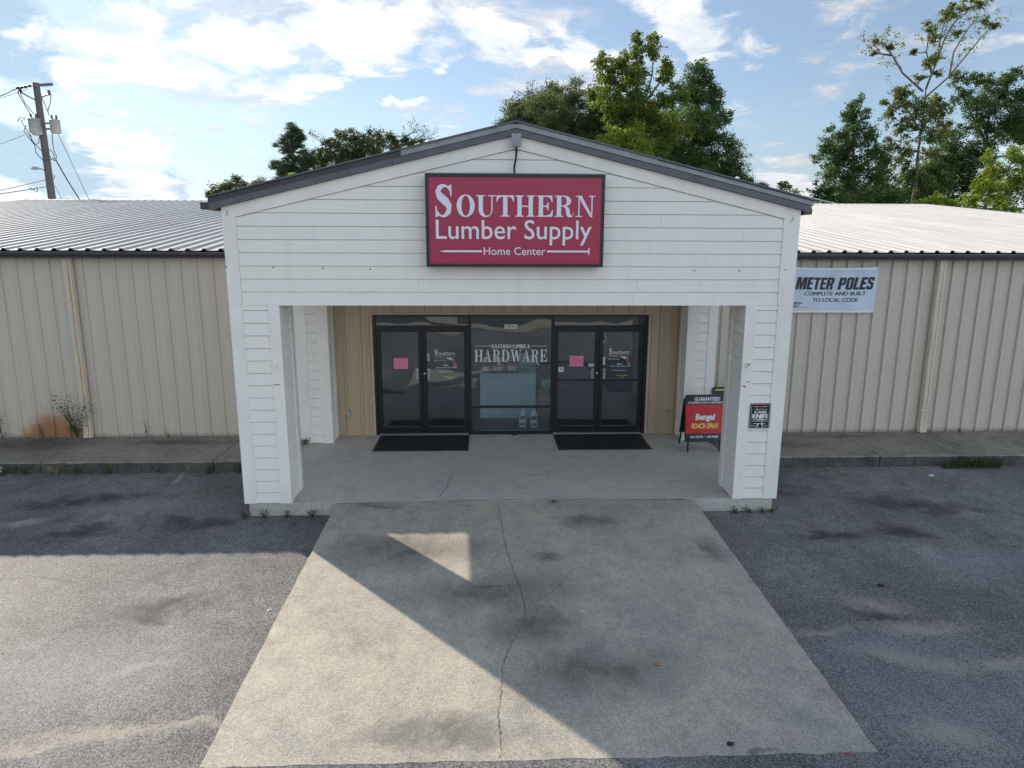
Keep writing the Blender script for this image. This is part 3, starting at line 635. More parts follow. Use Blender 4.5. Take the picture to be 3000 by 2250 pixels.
# gable front
def rk(x, z0): return z0-.24*abs(x-XC)
GY = -DP+.02
gp = [(XL+.03, 3.1), (XR-.03, 3.1), (XR-.03, rk(XR-.03, 5.345)), (XC, 5.345), (XL+.03, rk(XL+.03, 5.345))]
GB = MB().prism(gp, GY+.035, GY+.6).build('gable_front', A_WHITE, ST)
bot = [3.1]+[3.282+.1765*k for k in range(12)]
cx0, cx1 = XL+.181, XR-.224
for k in range(len(bot)-1):
    z0, z1 = bot[k]+(0 if k else -.006), bot[k+1]-.0058
    # visible part: clipped by the lower edge of the rake board
    def lim(z): d = (5.179-z)/.24; return max(cx0, XC-d)+.001, min(cx1, XC+d)-.001
    if z0 >= 5.13: break
    zt = min(z1, 5.16); a0, a1 = lim(z0); b0, b1 = lim(zt); zk = 5.179-.24*(XC-cx0); zk2 = 5.179-.24*(cx1-XC)
    joints = {1: [-1.15, 1.9], 2: [.6], 3: [2.85], 5: [-2.55, 3.35], 6: [2.2], 7: [-2.6, 3.3], 0: [-.55, 1.85], 4: [-.9, 2.05]}.get(k, [])
    L_ = [(a0, z0)]+([(cx0+.001, zk)] if z0 < zk < zt else [])+[(b0, zt)]; R2 = [(a1, z0)]+([(cx1-.001, zk2)] if z0 < zk2 < zt else [])+[(b1, zt)]
    sides = [L_]+[[(j_, z0), (j_, zt)] for j_ in joints if b0+.2 < j_ < b1-.2]+[R2]
    for l_, r_ in zip(sides[:-1], sides[1:]):
        poly = [(x_-.0015, z_) for x_, z_ in r_]; poly = [(l_[0][0]+.0015, l_[0][1])]+poly+[(x_+.0015, z_) for x_, z_ in l_[:0:-1]]; n = len(poly)
        v = [(x_, GY-.014+.010*(z_-z0)/(zt-z0), z_) for x_, z_ in poly]+[(x_, GY, z_) for x_, z_ in poly]
        MB().add(v, [tuple(range(n)), tuple(range(2*n-1, n-1, -1))]+[(j2, i2, i2+n, j2+n) for i2 in range(n) for j2 in ((i2+1) % n,)]).build('siding_board', A_WHITE, GB)
for xa, xb in ((XL, cx0), (cx1, XR)):
    MB().prism([(xa, 3.102), (xb, 3.102), (xb, rk(xb, 5.352)), (xa, rk(xa, 5.352))], -DP, GY).build('corner_board', A_TRIM, GB)
for xa, xb in ((XL+.001, XL+.03), (XR-.03, XR-.001)):
    MB().box(xa, xb, GY+.001, -DP+.2, 3.102, 4.36).build('corner_board', A_TRIM, GB)
for s, xe in ((-1, cx0), (1, cx1)):
    xs = [XC+.002*s, xe-.002*s]
    pl = [(xs[0], rk(xs[0], 5.185)), (xs[1], rk(xs[1], 5.185)), (xs[1], rk(xs[1], 5.352)), (xs[0], rk(xs[0], 5.352))]
    MB().prism(pl, -DP-.008, GY).build('rake_board', A_TRIM, GB)
# side headers with siding, ceiling
for s, x0, x1 in ((-1, XL+.03, XL+.64), (1, XR-.64, XR-.03)):
    sh = MB().box(x0, x1, -DP+.62, 3.0, 3.1, 4.33).build('porch_side_wall', A_WHITE, ST)
    for k in range(7):
        wedge('y', -DP+.2, 2.0, x0 if s < 0 else x1, s, 3.1+.1765*k, 3.1+.1765*(k+1)-.003).build('siding_board', A_WHITE, sh)
MB().box(XL+.64, XR-.64, -DP+.6, -.04, 3.2, 3.26).build('porch_ceiling', A_TRIM, ST)
# porch roof: two slopes running back to die into the main roof, then fascia layers
FX0, FX1 = -3.89, 4.27; PY = -3.76
def vy(z): return (z-EV)/PITCH-.22                        # where the main roof has that height
for s, xe in ((-1, FX0-.02), (1, FX1+.02)):
    zr, ze = 5.53, 5.53-.24*abs(xe-XC); q = XC
    top = [(q, PY, zr), (xe, PY, ze), (xe, vy(ze), ze), (q, vy(zr), zr)]
    V = top+[(a, b, c-.022) for a, b, c in top]
    fs = [(0, 1, 2, 3), (7, 6, 5, 4), (0, 4, 5, 1), (1, 5, 6, 2), (2, 6, 7, 3), (3, 7, 4, 0)]
    if s > 0: fs = [f[::-1] for f in fs]
    rf = MB().add(V, fs).build('porch_roof', A_FASC, ST)
    k = 0; y = PY+.25
    while y < 6:                                        # standing ribs down each slope
        MB().bar((q+.02*s, y, zr+.006-.0048), (xe, y, ze+.006), .04, .02).build('roof_rib', A_FASC, rf); y += .6
    sp = lambda a, b, z0, z1: [(a, rk(a, z0)), (b, rk(b, z0)), (b, rk(b, z1)), (a, rk(a, z1))]
    x_in = XC+.001*s
    MB().prism(sp(x_in, FX0 if s < 0 else FX1-.02, 5.355, 5.437), -3.715, -3.60).build('fascia_board', A_FASC, ST)
    # dark gutter apron at the left end, light flashing over the rest
    if s < 0:
        MB().prism(sp(-1.30, FX0-.005, 5.437, 5.507), -3.722, -3.62).build('rake_apron', A_BRONZE, ST)
        MB().prism(sp(x_in, -1.33, 5.437, 5.507), -3.735, -3.62).build('rake_flashing', A_FASC2, ST)
    else:
        MB().prism(sp(x_in, 2.1, 5.437, 5.507), -3.735, -3.62).build('rake_flashing', A_FASC2, ST)
        MB().prism(sp(2.103, FX1, 5.442, 5.500), -3.728, -3.62).build('rake_flashing', A_FASC2, ST)
for xs_ in (-1.45, 2.6): MB().prism([(xs_, rk(xs_, 5.353)), (xs_+.012, rk(xs_, 5.353)), (xs_+.012, rk(xs_, 5.44)), (xs_, rk(xs_, 5.44))], -3.718, -3.70).build('fascia_seam', A_BRONZE, ST)
MB().add([(XC-.2, PY+.01, 5.486), (XC-.09, PY+.01, 5.545), (XC, PY+.01, 5.568), (XC+.09, PY+.01, 5.545), (XC+.2, PY+.01, 5.486)]+[(XC+a, 12, b) for a, b in ((-.2, 5.486), (-.09, 5.545), (0, 5.568), (.09, 5.545), (.2, 5.486))],
         [(i+1, i, i+5, i+6) for i in range(4)]+[(0, 1, 2, 3, 4)]).build('ridge_vent', A_BLACK, ST)
MB().box(FX0-.15, FX0-.025, -3.62, 4.5, 4.38, 4.47).build('porch_gutter', A_BRONZE, ST)
MB().box(FX1+.03, FX1+.14, -3.4, 4.5, 4.36, 4.44).build('porch_gutter', A_BRONZE, ST)
# junction box and cable feeding the sign
jb = MB().box(XC-.055, XC+.06, -3.80, -3.722, 5.20, 5.35).build('junction_box', A_GREY, ST)
MB().box(XC-.06, XC+.065, -3.806, -3.80, 5.195, 5.355).build('cover_plate', A_GREY, jb)
MB().tube([(XC+.005, -3.755, 5.2), (XC+.005, -3.75, 5.13), (XC, -3.73, 5.05), (XC-.02, -3.71, 4.95), (XC-.02, -3.705, 4.86)], .014, 8).build('cable', A_PLAST, jb)
# tie-down eyelets and marks on the siding
for px, py in ((802, 783), (947, 786), (1085, 788), (2034, 793), (2166, 793), (664, 782), (2301, 790)):
    q = at(px, py, 1, GY-.012); MB().lathe([(.012, 0), (.008, .006)], (0, 0, 0), 6)
    MB().add([(q[0]+.011*math.cos(a), GY-.022, q[2]+.011*math.sin(a)) for a in [i*math.pi/3 for i in range(6)]]+[(q[0], GY-.03, q[2])], [(i, (i+1) % 6, 6) for i in range(6)]).build('screw_eye', A_WIRE, GB)
for px, py in ((665, 620), (2320, 640)):
    q = at(px, py, 1, -DP-.005); MB().tube([(q[0], -DP-.02, q[2]+.02), (q[0]+.012, -DP-.03, q[2]), (q[0]-.01, -DP-.02, q[2]-.05)], .004, 5).build('wire_hook', A_WIRE, GB)
def bracket(px, py, dark, parent):
    q = at(px, py, 1, -DP-.01); X, Z = q[0], q[2]
    b = MB().box(X-.03, X+.03, -DP-.016, -DP+.001, Z-.015, Z+.05).box(X-.018, X+.018, -DP-.03, -DP-.016, Z-.05, Z+.03).build('bracket_plate', A_PAPER, parent)
    if dark: MB().add([(X+.014*math.cos(a), -DP-.032, Z+.005+.014*math.sin(a)) for a in [i*math.pi/5 for i in range(10)]], [tuple(range(10))]).build('bracket_socket', A_PLAST, b)
bracket(807, 1070, False, PL); bracket(2192, 1068, True, PR)
q = at(2179, 1132, 1, -DP-.003); MB().prism([(q[0]-.03, q[2]+.005), (q[0]+.01, q[2]+.014), (q[0]+.032, q[2]-.004), (q[0]+.03, q[2]-.025), (q[0]+.012, q[2]-.012)][::-1], -DP-.0025, -DP-.0005).build('paint_chip', A_BOXR, PR)
q = at(2190, 1119, 1, -DP-.003); MB().prism([(q[0]-.04, q[2]-.004), (q[0]+.04, q[2]-.008), (q[0]+.03, q[2]+.006), (q[0]-.01, q[2]+.01)], -DP-.0025, -DP-.0005).build('scuff', A_GREY, PR)
q = at(810, 1127, 1, -DP-.003); MB().prism([(q[0]-.06, q[2]-.006), (q[0]+.06, q[2]-.008), (q[0]+.05, q[2]+.006), (q[0]-.03, q[2]+.008)], -DP-.0025, -DP-.0005).build('scuff', A_GREY, PL)

# ---------------------------------------------------------------- storefront
FY0, FY1 = -.012, .09
fr = MB()
SX = (-2.408, -2.352, -.575, -.515, 1.057, 1.111, 2.888, 2.948)
for a, b in ((0, 1), (2, 3), (4, 5), (6, 7)): fr.box(SX[a], SX[b], FY0, FY1, SL+.001, 2.598)
for a, b in ((1, 2), (3, 4), (5, 6)): fr.box(SX[a], SX[b], FY0+.002, FY1-.002, 2.558, 2.597)
for a, b in ((1, 2), (5, 6)): fr.box(SX[a], SX[b], FY0+.002, FY1-.002, 2.325, 2.382)
fr.box(SX[3], SX[4], FY0+.002, FY1-.002, .74, .782).box(SX[3], SX[4], FY0+.002, FY1-.002, SL+.001, .27)
FR = fr.build('storefront_frame', A_FRAME, ST)
for a, b in ((1, 2), (5, 6)): MB().box(SX[a], SX[b], -.03, .1, SL+.001, SL+.028).build('threshold', A_STEEL, FR)
for a, b in ((1, 2), (5, 6)): MB().box(SX[a]+.001, SX[b]-.001, .046, .052, 2.383, 2.557).build('transom_pane', A_GLASS, FR)
MB().box(SX[3]+.001, SX[4]-.001, .046, .052, .783, 2.557).build('window_pane', A_GLASS, FR)
MB().box(SX[3]+.001, SX[4]-.001, .046, .052, .271, .739).build('window_pane', A_GLASS, FR)
# tan trim round the opening
tr = MB()
for a, b in ((-2.512, -2.475), (-2.462, -2.41), (2.95, 3.0), (3.015, 3.052)): tr.box(a, b, -.038, .06, SL, 2.6)
tr.box(-2.475, -2.462, -.015, .06, SL, 2.6).box(3.0, 3.015, -.015, .06, SL, 2.6).box(-2.52, 3.06, -.045, .06, 2.601, 2.628)
tr.build('opening_trim', A_TANP, ST)
def vinyl(mb, name, ma, parent): return mb.build(name, ma, parent)
def letters_down(mb, s, xc, z1, z0, w):
    h = (z1-z0)/len(s)
    for k, c in enumerate(s): text_to(mb, c, xc-w/2, xc+w/2, z1-(k+1)*h+h*.12, z1-k*h-h*.06, .0405, .03)
def door(x0, x1, hinge_left, midrail, legend):
    d = MB(); e = .004; x0 += e; x1 -= e; za, zb = SL+.032, 2.32; st = .078
    d.box(x0, x0+st, .008, .07, za, zb).box(x1-st, x1, .008, .07, za, zb).box(x0+st, x1-st, .01, .068, zb-.062, zb).box(x0+st, x1-st, .01, .068, za, za+.125)
    if midrail: d.box(x0+st, x1-st, .002, .068, 1.285, 1.315)
    D = d.build('door', A_FRAME, ST)
    segs = [(za+.126, 1.284), (1.316, zb-.063)] if midrail else [(za+.126, zb-.063)]
    for a, b in segs: MB().box(x0+st+.001, x1-st-.001, .044, .05, a, b).build('glass_pane', A_GLASS, D)
    xm = (x1-st/2) if hinge_left else (x0+st/2)
    if not midrail: MB().box(xm-.03, xm+.03, -.062, -.04, 1.05, 1.305).box(xm-.012, xm+.012, -.04, .008, 1.08, 1.10).box(xm-.012, xm+.012, -.04, .008, 1.255, 1.275).build('pull_handle', A_PLAST, D)
    else: MB().box(x0+st, x1-st, -.02, .001, 1.288, 1.31).build('push_bar', A_FRAME, D)
    # vertical legend plate beside the meeting stile
    xc = (x1-st-.03) if hinge_left else (x0+st+.03)
    z1, z0 = (1.53, 1.325) if not midrail else (1.52, 1.325)
    lm = MB(); letters_down(lm, legend, xc, z1-.006, z0+.006, .028)
    for a, b, c_, d_ in ((xc-.026, xc-.021, z0, z1), (xc+.021, xc+.026, z0, z1), (xc-.021, xc+.021, z1-.005, z1), (xc-.021, xc+.021, z0, z0+.005)): lm.box(a, b, .0395, .0415, c_, d_)
    lm.build('lettering', A_VINYL, D)
    return D
DL1 = door(SX[1], -1.4635, True, False, 'PULL'); DL2 = door(-1.4635, SX[2], False, False, 'PULL')
DR1 = door(SX[5], 1.9995, True, True, 'PUSH'); DR2 = door(1.9995, SX[6], False, True, 'PUSH')
for d, xx in ((DL2, -1.43), (DR1, 1.965)):
    MB().lathe([(.022, 0), (.018, .012)], (0, 0, 0), 10)
    MB().add([(xx+.02*math.cos(a), .002, 1.44+.02*math.sin(a)) for a in [i*math.pi/6 for i in range(12)]]+[(xx+.02*math.cos(a), .009, 1.44+.02*math.sin(a)) for a in [i*math.pi/6 for i in range(12)]], [tuple(range(12))]+[(i, i+12, (i+1) % 12+12, (i+1) % 12) for i in range(12)]).build('lock_cylinder', A_STEEL, d)
def decal(x0, zt, D):
    """shop name, state outline and hours in white vinyl; x0 left edge, zt top"""
    m = MB(); w = .40; y = .0405
    serif_text(m, 'S', x0, x0+.075, zt-.115, zt, y, depth=.001)
    text_to(m, 'outhern', x0+.08, x0+w, zt-.115, zt-.03, y, .0)
    text_to(m, 'L U M B E R  S U P P L Y', x0, x0+w, zt-.158, zt-.138, y, .01)
    text_to(m, 'M A R I A N N A', x0, x0+.22, zt-.225, zt-.20, y, .01)
    fl = [(.22, -.165), (.33, -.165), (.375, -.18), (.40, -.235), (.43, -.30), (.435, -.34), (.415, -.355), (.385, -.315), (.365, -.27), (.345, -.215), (.31, -.205), (.27, -.185)]
    m.prism([(x0+a, zt+b) for a, b in fl][::-1], y-.0006, y)
    text_to(m, 'HOURS', x0+.17, x0+.265, zt-.325, zt-.295, y, .02)
    text_to(m, 'MONDAY - FRIDAY  7:00am - 5:00pm', x0+.03, x0+.42, zt-.37, zt-.345, y, .02)
    text_to(m, 'southernlumbersupply.com', x0+.07, x0+.365, zt-.452, zt-.425, y, .015)
    m.build('lettering', A_VINYL, D)
    r = MB()
    for p0, p1, ww in (((.345, -.175), (.425, -.335), .03), ((.405, -.225), (.375, -.285), .025)): 
        a, b = Vector((x0+p0[0], 0, zt+p0[1])), Vector((x0+p1[0], 0, zt+p1[1])); n = Vector((-(b-a).z, 0, (b-a).x)).normalized()*ww/2
        r.add([(*(a+n).xy[:1], y-.002, (a+n).z), (*(a-n).xy[:1], y-.002, (a-n).z), (*(b-n).xy[:1], y-.002, (b-n).z), (*(b+n).xy[:1], y-.002, (b+n).z)], [(0, 1, 2, 3)])
    r.build('red_saltire', A_RED, D)
    yv = MB(); text_to(yv, 'Video Surveillance', x0+.15, x0+.395, zt-.55, zt-.525, y, .02); text_to(yv, 'in use', x0+.23, x0+.31, zt-.585, zt-.562, y, .02); yv.build('yellow_lettering', A_YEL, D)
decal(-1.235, 1.91, DL2); decal(2.20, 1.925, DR2)
m = MB(); text_to(m, 'SOUTHERN LUMBER &', -.121, .635, 1.932, 2.012, .0415, 0., 0., .003)
serif_text(m, 'HARDWARE', -.454, .985, 1.665, 1.905, .0415, depth=.001, leg=.55)
m.box(-.444, -.14, .0395, .0415, 1.974, 1.983).box(.655, .972, .0395, .0415, 1.974, 1.983).box(-.144, -.138, .0395, .0415, 1.965, 1.992).build('lettering', A_VINYL, FR)
MB().box(.138, .391, .0385, .0425, 2.319, 2.404).build('number_plate', A_PAPER, FR)
m = MB(); text_to(m, '2845', .152, .378, 2.331, 2.392, .0378, .0); m.build('house_number', A_PLAST, FR)
# little fittings seen on the right-hand doors
m = MB(); kx, kz = 2.09, 2.13
m.tube([(kx+.045*math.cos(a), .036, kz+.05*math.sin(a)) for a in [i*math.pi/8 for i in range(17)]], .006, 5, caps=False).tube([(kx, .036, 2.27), (kx, .036, 2.18)], .004, 5).tube([(kx, .036, 2.08), (kx-.01, .036, 2.0), (kx-.02, .036, 1.88)], [.012, .009, .006], 5).tube([(kx+.03, .036, 2.07), (kx-.02, .036, 2.05)], .006, 5).build('key_emblem', A_VINYL, DR2)
MB().box(-2.352+1.0, -2.352+1.0, 0, 0, 0, 0)
MB().box(2.075, 2.125, .037, .041, 1.60, 1.76).build('paper_notice', A_PAPER, DR2); MB().box(1.80, 1.915, .037, .041, 1.56, 1.63).build('blue_notice', A_BLUEP, DR1)
MB().box(1.205, 1.305, .037, .041, 1.46, 1.555).build('small_sticker', A_PAPER, DR1)
m = MB(); m.prism([(1.235, 1.50), (1.275, 1.50), (1.28, 1.52), (1.262, 1.535), (1.24, 1.525)], .0362, .037).build('sticker_print', A_PLAST, DR1)
for xx, zz in ((-1.365, 2.2), (1.905, 2.2)): MB().box(xx, xx+.004, .039, .041, zz-.06, zz+.04).build('door_cord', A_VINYL, DL2 if xx < 0 else DR1)
for k, zz in enumerate((1.82, 1.78, 1.74, 1.70)): MB().box(-1.375, -1.335+.004*(k % 2), .039, .041, zz-.013, zz+.013).build('card_decal', A_PAPER, DL2)
def paper(x0, x1, z0, z1, label):
    p = MB().add([(x0, .036, z0+.002), (x1, .037, z0), (x1, .037, z1-.002), (x0, .036, z1), (x0, .0375, z0+.002), (x1, .0385, z0), (x1, .0385, z1-.002), (x0, .0375, z1)], [(0, 1, 2, 3), (7, 6, 5, 4), (0, 4, 5, 1), (1, 5, 6, 2), (2, 6, 7, 3), (3, 7, 4, 0)]).build('paper_notice', A_PINK, None, label, 'notice')
    m = MB()
    for k in range(5):
        z = z1-.045-k*.032; xe = x1-.03-random.random()*.08
        a = x0+.025
        while a < xe:
            b = a+random.uniform(.012, .03); m.add([(a, .0352, z), (b, .0352, z+.002), (b, .0352, z+.008), (a, .0352, z+.007)], [(0, 1, 2, 3)]); a = b+.008
    m.build('handwriting', A_PINKW, p)
paper(-2.03, -1.755, 1.531, 1.746, 'pink handwritten paper taped to the glass of a PULL door')
paper(1.423, 1.697, 1.569, 1.783, 'pink handwritten paper taped to the glass of a PUSH door')
# outlets on the wall beside the porch pilasters
def outlet(X, Y, Z, face):
    o = MB().box(X-.035, X+.035, Y-.05, Y, Z-.06, Z+.06).build('outlet_box', A_GREY, ST); MB().box(X-.03, X+.03, Y-.058, Y-.05, Z-.05, Z+.05).build('outlet_cover', A_STEEL, o)
outlet(-2.93, -.002, .66, 0); outlet(3.46, -.002, .62, 1)

# shop interior seen through the tinted glass
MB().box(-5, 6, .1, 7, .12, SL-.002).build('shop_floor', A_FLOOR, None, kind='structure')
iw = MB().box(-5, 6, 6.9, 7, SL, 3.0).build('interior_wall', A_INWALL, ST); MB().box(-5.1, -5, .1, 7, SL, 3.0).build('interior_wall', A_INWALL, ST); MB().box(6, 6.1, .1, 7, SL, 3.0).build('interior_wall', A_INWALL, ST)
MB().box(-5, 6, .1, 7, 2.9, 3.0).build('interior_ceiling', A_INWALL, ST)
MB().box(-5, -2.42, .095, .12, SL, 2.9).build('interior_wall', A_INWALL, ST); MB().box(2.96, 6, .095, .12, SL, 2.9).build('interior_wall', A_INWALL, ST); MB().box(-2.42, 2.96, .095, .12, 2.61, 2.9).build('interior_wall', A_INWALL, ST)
dc = empty('display_counter', (.25, 1.6, SL), 'pale boxed display counter behind the centre window', 'counter')
MB().box(-.36, .85, 1.29, 1.31, SL, 1.18).build('front_panel', A_DISP, dc); MB().box(-.36, .85, 1.311, 2.0, SL, 1.17).build('body', A_DISP, dc); MB().box(-.37, .86, 1.285, 2.02, 1.181, 1.2).build('top', A_DISP, dc)
def carton(x0, x1, y0, y1, z0, z1, ma, label, ring_=None, patch=None):
    c = MB().box(x0, x1, y0, y1, z0, z1).build('carton', ma, None, label, 'box')
    if patch: MB().box(x0+(x1-x0)*.15, x0+(x1-x0)*.85, y0-.003, y0-.0005, z0+(z1-z0)*.2, z0+(z1-z0)*.7).build('carton_print', patch, c)
    if ring_:
        xc, zc = (x0+x1)/2, (z0+z1)/2-.02; rr = (x1-x0)*.36
        MB().tube([(xc+rr*math.cos(a), y0-.004, zc+rr*.45*math.sin(a)) for a in [i*math.pi/8 for i in range(17)]], .008, 5, caps=False).build('carton_print', ring_, c)
CY = 1.36
carton(-.33, -.14, CY, CY+.3, 1.2, 1.385, A_BOXR, 'small red carton at the end of the counter row', patch=A_DISP)
carton(-.12, .17, CY, CY+.3, 1.2, 1.40, A_BOXR, 'red carton with teal print beside the small red carton', patch=A_BLUEP)
carton(.19, .48, CY, CY+.3, 1.2, 1.40, A_BOXR, 'red carton with pale print next to the ring printed cartons', patch=A_PAPER)
carton(.495, .665, CY, CY+.3, 1.2, 1.385, A_BOXW, 'pale carton printed with a black ring on the counter', ring_=A_PLAST)
carton(.675, .85, CY, CY+.3, 1.2, 1.385, A_BOXW, 'pale carton printed with a white ring on the counter', ring_=A_VINYL)
carton(-.32, -.12, CY+.05, CY+.33, 1.387, 1.60, A_BOXR, 'red carton stacked over the small red carton', patch=A_DISP)
carton(-.10, .16, CY+.05, CY+.33, 1.402, 1.585, A_BOXR, 'red carton stacked over the teal printed one', patch=A_PAPER)
carton(.20, .44, CY+.05, CY+.33, 1.402, 1.62, A_BOXR, 'red carton stacked over the pale printed one', patch=A_BLUEP)
carton(.50, .69, CY+.05, CY+.33, 1.387, 1.60, A_BOXW, 'pale green carton stacked over the black ring one')
carton(.70, .85, CY+.05, CY+.33, 1.387, 1.56, A_BOXW, 'pale green carton stacked over the white ring one')
carton(.90, 1.25, 1.5, 1.9, SL, .58, A_BOXC, 'brown cardboard box on the floor beside the counter'); carton(.92, 1.15, 1.52, 1.85, .581, .80, A_BOXC, 'brown cardboard box on top of the floor box'); carton(1.0, 1.2, 1.55, 1.8, .801, 1.0, A_BOXW, 'grey carton on top of the two brown boxes')
def jug(xc, yc, ma, lab, cap):
    j = empty('jug', (xc, yc, SL), lab, 'jug')
    w, dd = .08, .05; b = MB(); prof = [(.9, 0), (1, .02), (1, .26), (.9, .31), (.45, .37), (.3, .39), (.3, .41)]; n = 12; V = []
    for s, z in prof:
        for k in range(n):
            a = 2*math.pi*k/n; c, si = math.cos(a), math.sin(a); V.append((xc+w*s*math.copysign(abs(c)**.5, c), yc+dd*s*math.copysign(abs(si)**.5, si), SL+z))
    b.add(V, [(i*n+k, i*n+(k+1) % n, (i+1)*n+(k+1) % n, (i+1)*n+k) for i in range(len(prof)-1) for k in range(n)], True); b.add(V[-n:], [tuple(range(n))]); b.build('body', A_JUG, j)
    MB().lathe([(.03, 0), (.03, .035)], (xc, yc, SL+.411), 12).build('cap', cap, j)
    MB().box(xc-.055, xc+.055, yc-dd-.004, yc-dd-.001, SL+.17, SL+.25).build('label_top', cap, j); MB().box(xc-.055, xc+.055, yc-dd-.004, yc-dd-.001, SL+.05, SL+.10).build('label_foot', ma, j)
jug(.53, .55, A_RED, 'white jug with a red and dark label behind the window', A_BOXR); jug(.76, .52, A_GREENP, 'white jug with a green and black label behind the window', A_NAVY)

# ---------------------------------------------------------------- signs
sg = empty('sign', (.18, -3.75, 3.63), 'crimson Southern Lumber Supply box sign on the gable', 'sign')
S0, S1, Z0, Z1, SY = -1.012, 1.374, 3.631, 4.842, -3.85
MB().box(S0+.04, S1-.04, SY+.012, -3.675, Z0+.04, Z1-.04).build('face', A_SIGN, sg)
f = MB(); b = .042
f.box(S0, S1, SY, -3.675, Z0, Z0+b).box(S0, S1, SY, -3.675, Z1-b, Z1).box(S0, S0+b, SY+.001, -3.676, Z0+b, Z1-b).box(S1-b, S1, SY+.001, -3.676, Z0+b, Z1-b); f.build('frame', A_PLAST, sg)
sx = lambda px: S0+(px-65)/(2145-65)*(S1-S0)
SH = Z1-Z0; L = MB(); y = SY+.0118
# rows are measured on the face itself (fractions of its height)
def zz(fr): return Z1-fr*SH
serif_text(L, 'S', sx(165), sx(405), zz(.462), zz(.115), y, depth=.003)
serif_text(L, 'OUTHERN', sx(420), sx(2052), zz(.452), zz(.225), y, depth=.003)
text_to(L, 'Lumber Supply', sx(180), sx(2000), zz(.762), zz(.487), y-.003, .004)
text_to(L, 'Home Center', sx(735), sx(1460), zz(.868), zz(.782), y-.003, .002)
za = zz(.828)
L.prism([(sx(210), za), (sx(285), za-.012), (sx(712), za-.012), (sx(712), za+.012), (sx(285), za+.012)], y-.003, y)
L.prism([(sx(1480), za-.012), (sx(1968), za-.012), (sx(1968), za-.045), (sx(1982), za-.045), (sx(1982), za+.045), (sx(1968), za+.045), (sx(1968), za+.012), (sx(1480), za+.012)], y-.003, y)
L.build('lettering', A_LETT, sg)
for xx in (-.6, 1.0): MB().box(xx-.04, xx+.04, -3.675, -3.64, 3.8, 4.6).build('mounting_rail', A_STEEL, sg)

bn = empty('banner', (6.5, -.05, 2.64), 'pale METER POLES banner hung on the tan wall', 'banner')
B0, B1, C0, C1 = 5.66, 7.372, 2.642, 3.522
def bf(x, z, off=0.):
    u, w = (x-B0)/(B1-B0), (z-C0)/(C1-C0)
    return (x, -.075-.010*math.sin(u*9)-.008*math.sin(w*5+u*3)-.006*math.sin(u*19+w*4)-off, z-.018*math.sin(u*math.pi)*w)
nx, nz = 40, 16; V = [bf(B0+(B1-B0)*i/nx, C0+(C1-C0)*j/nz) for j in range(nz+1) for i in range(nx+1)]; Vb = [(a, b_+.003, c) for a, b_, c in V]
k = len(V); F = [(j*(nx+1)+i, j*(nx+1)+i+1, (j+1)*(nx+1)+i+1, (j+1)*(nx+1)+i) for j in range(nz) for i in range(nx)]
MB().add(V+Vb, F+[tuple(q_+k for q_ in f_[::-1]) for f_ in F]).build('cloth', A_BANNER, bn)
for nm, z0_, z1_ in (('hem', C1-.045, C1-.002), ('hem', C0+.002, C0+.04)):
    v = [bf(B0+.01+(B1-B0-.02)*i/nx, z_, .003) for z_ in (z0_, z1_) for i in range(nx+1)]; MB().add(v, [(i, i+1, i+nx+2, i+nx+1) for i in range(nx)]).build(nm, A_PAPER, bn)
for xx, zc in ((B0+.03, C0+.03), (B1-.03, C0+.03), (B0+.03, C1-.03), (B1-.03, C1-.03)):
    q = bf(xx, zc, .006); MB().add([(q[0]+.011*math.cos(a), q[1], q[2]+.011*math.sin(a)) for a in [i*math.pi/4 for i in range(8)]], [tuple(range(8))]).build('grommet', A_STEEL, bn)
tb = lambda x, z: bf(x, z, .004)
L = MB(); block_text(L, 'METER POLES', 5.768, 7.341, 3.095, 3.335, tb); L.build('headline', A_NAVY, bn); L = MB(); text_to(L, 'COMPLETE AND BUILT', 5.954, 7.177, 2.982, 3.058, tb, .0, .06, .003); text_to(L, 'TO LOCAL CODE', 6.126, 7.03, 2.856, 2.934, tb, .0, 0., .003)
L.build('lettering', A_NAVY, bn); L = MB(); text_to(L, 'METER', 5.76, 5.93, 2.815, 2.85, tb, .03); text_to(L, 'POLE', 5.76, 5.885, 2.782, 2.81, tb, 0.); text_to(L, 'PRO', 5.755, 5.855, 2.744, 2.776, tb, .03)
L.add([tb(5.87, 2.745), tb(6.03, 2.745), tb(6.03, 2.75), tb(5.87, 2.75)], [(0, 1, 2, 3)]); L.build('corner_logo', A_NAVY, bn)

kp = empty('poster', (3.78, -DP-.02, 1.3), 'black CASE KNIFE poster screwed to the white porch post', 'poster')
KY = -DP-.012; K0, K1, KZ0, KZ1 = 3.632, 3.926, 1.302, 1.674
MB().box(K0, K1, KY-.006, KY+.002, KZ0, KZ1).build('panel', A_PLAST, kp)
ky = KY-.0075; L = MB(); w_ = K1-K0; hh = KZ1-KZ0; kx = lambda u: K0+u*w_; kz = lambda v: KZ1-v*hh
for a, b_, c_, d_ in ((.04, .96, .02, .028), (.04, .96, .972, .98), (.04, .052, .028, .972), (.948, .96, .028, .972)): L.box(kx(a), kx(b_), ky, ky+.002, kz(d_), kz(c_))
text_to(L, 'Buy Your', kx(.3), kx(.7), kz(.27), kz(.205), ky, .01, .2); text_to(L, 'CASE', kx(.2), kx(.82), kz(.395), kz(.295), ky, .01, 0., .004); text_to(L, 'KNIFE', kx(.12), kx(.9), kz(.60), kz(.42), ky, .01, 0., .005); text_to(L, 'HERE', kx(.3), kx(.72), kz(.67), kz(.62), ky, .05)
for a, b_, v_ in ((.18, .38, .12), (.62, .82, .12), (.1, .9, .705), (.18, .8, .81), (.2, .28, .235), (.73, .82, .235), (.16, .26, .645), (.75, .86, .645), (.08, .26, .895), (.74, .9, .895)): L.box(kx(a), kx(b_), ky, ky+.002, kz(v_)-.003, kz(v_)+.003)
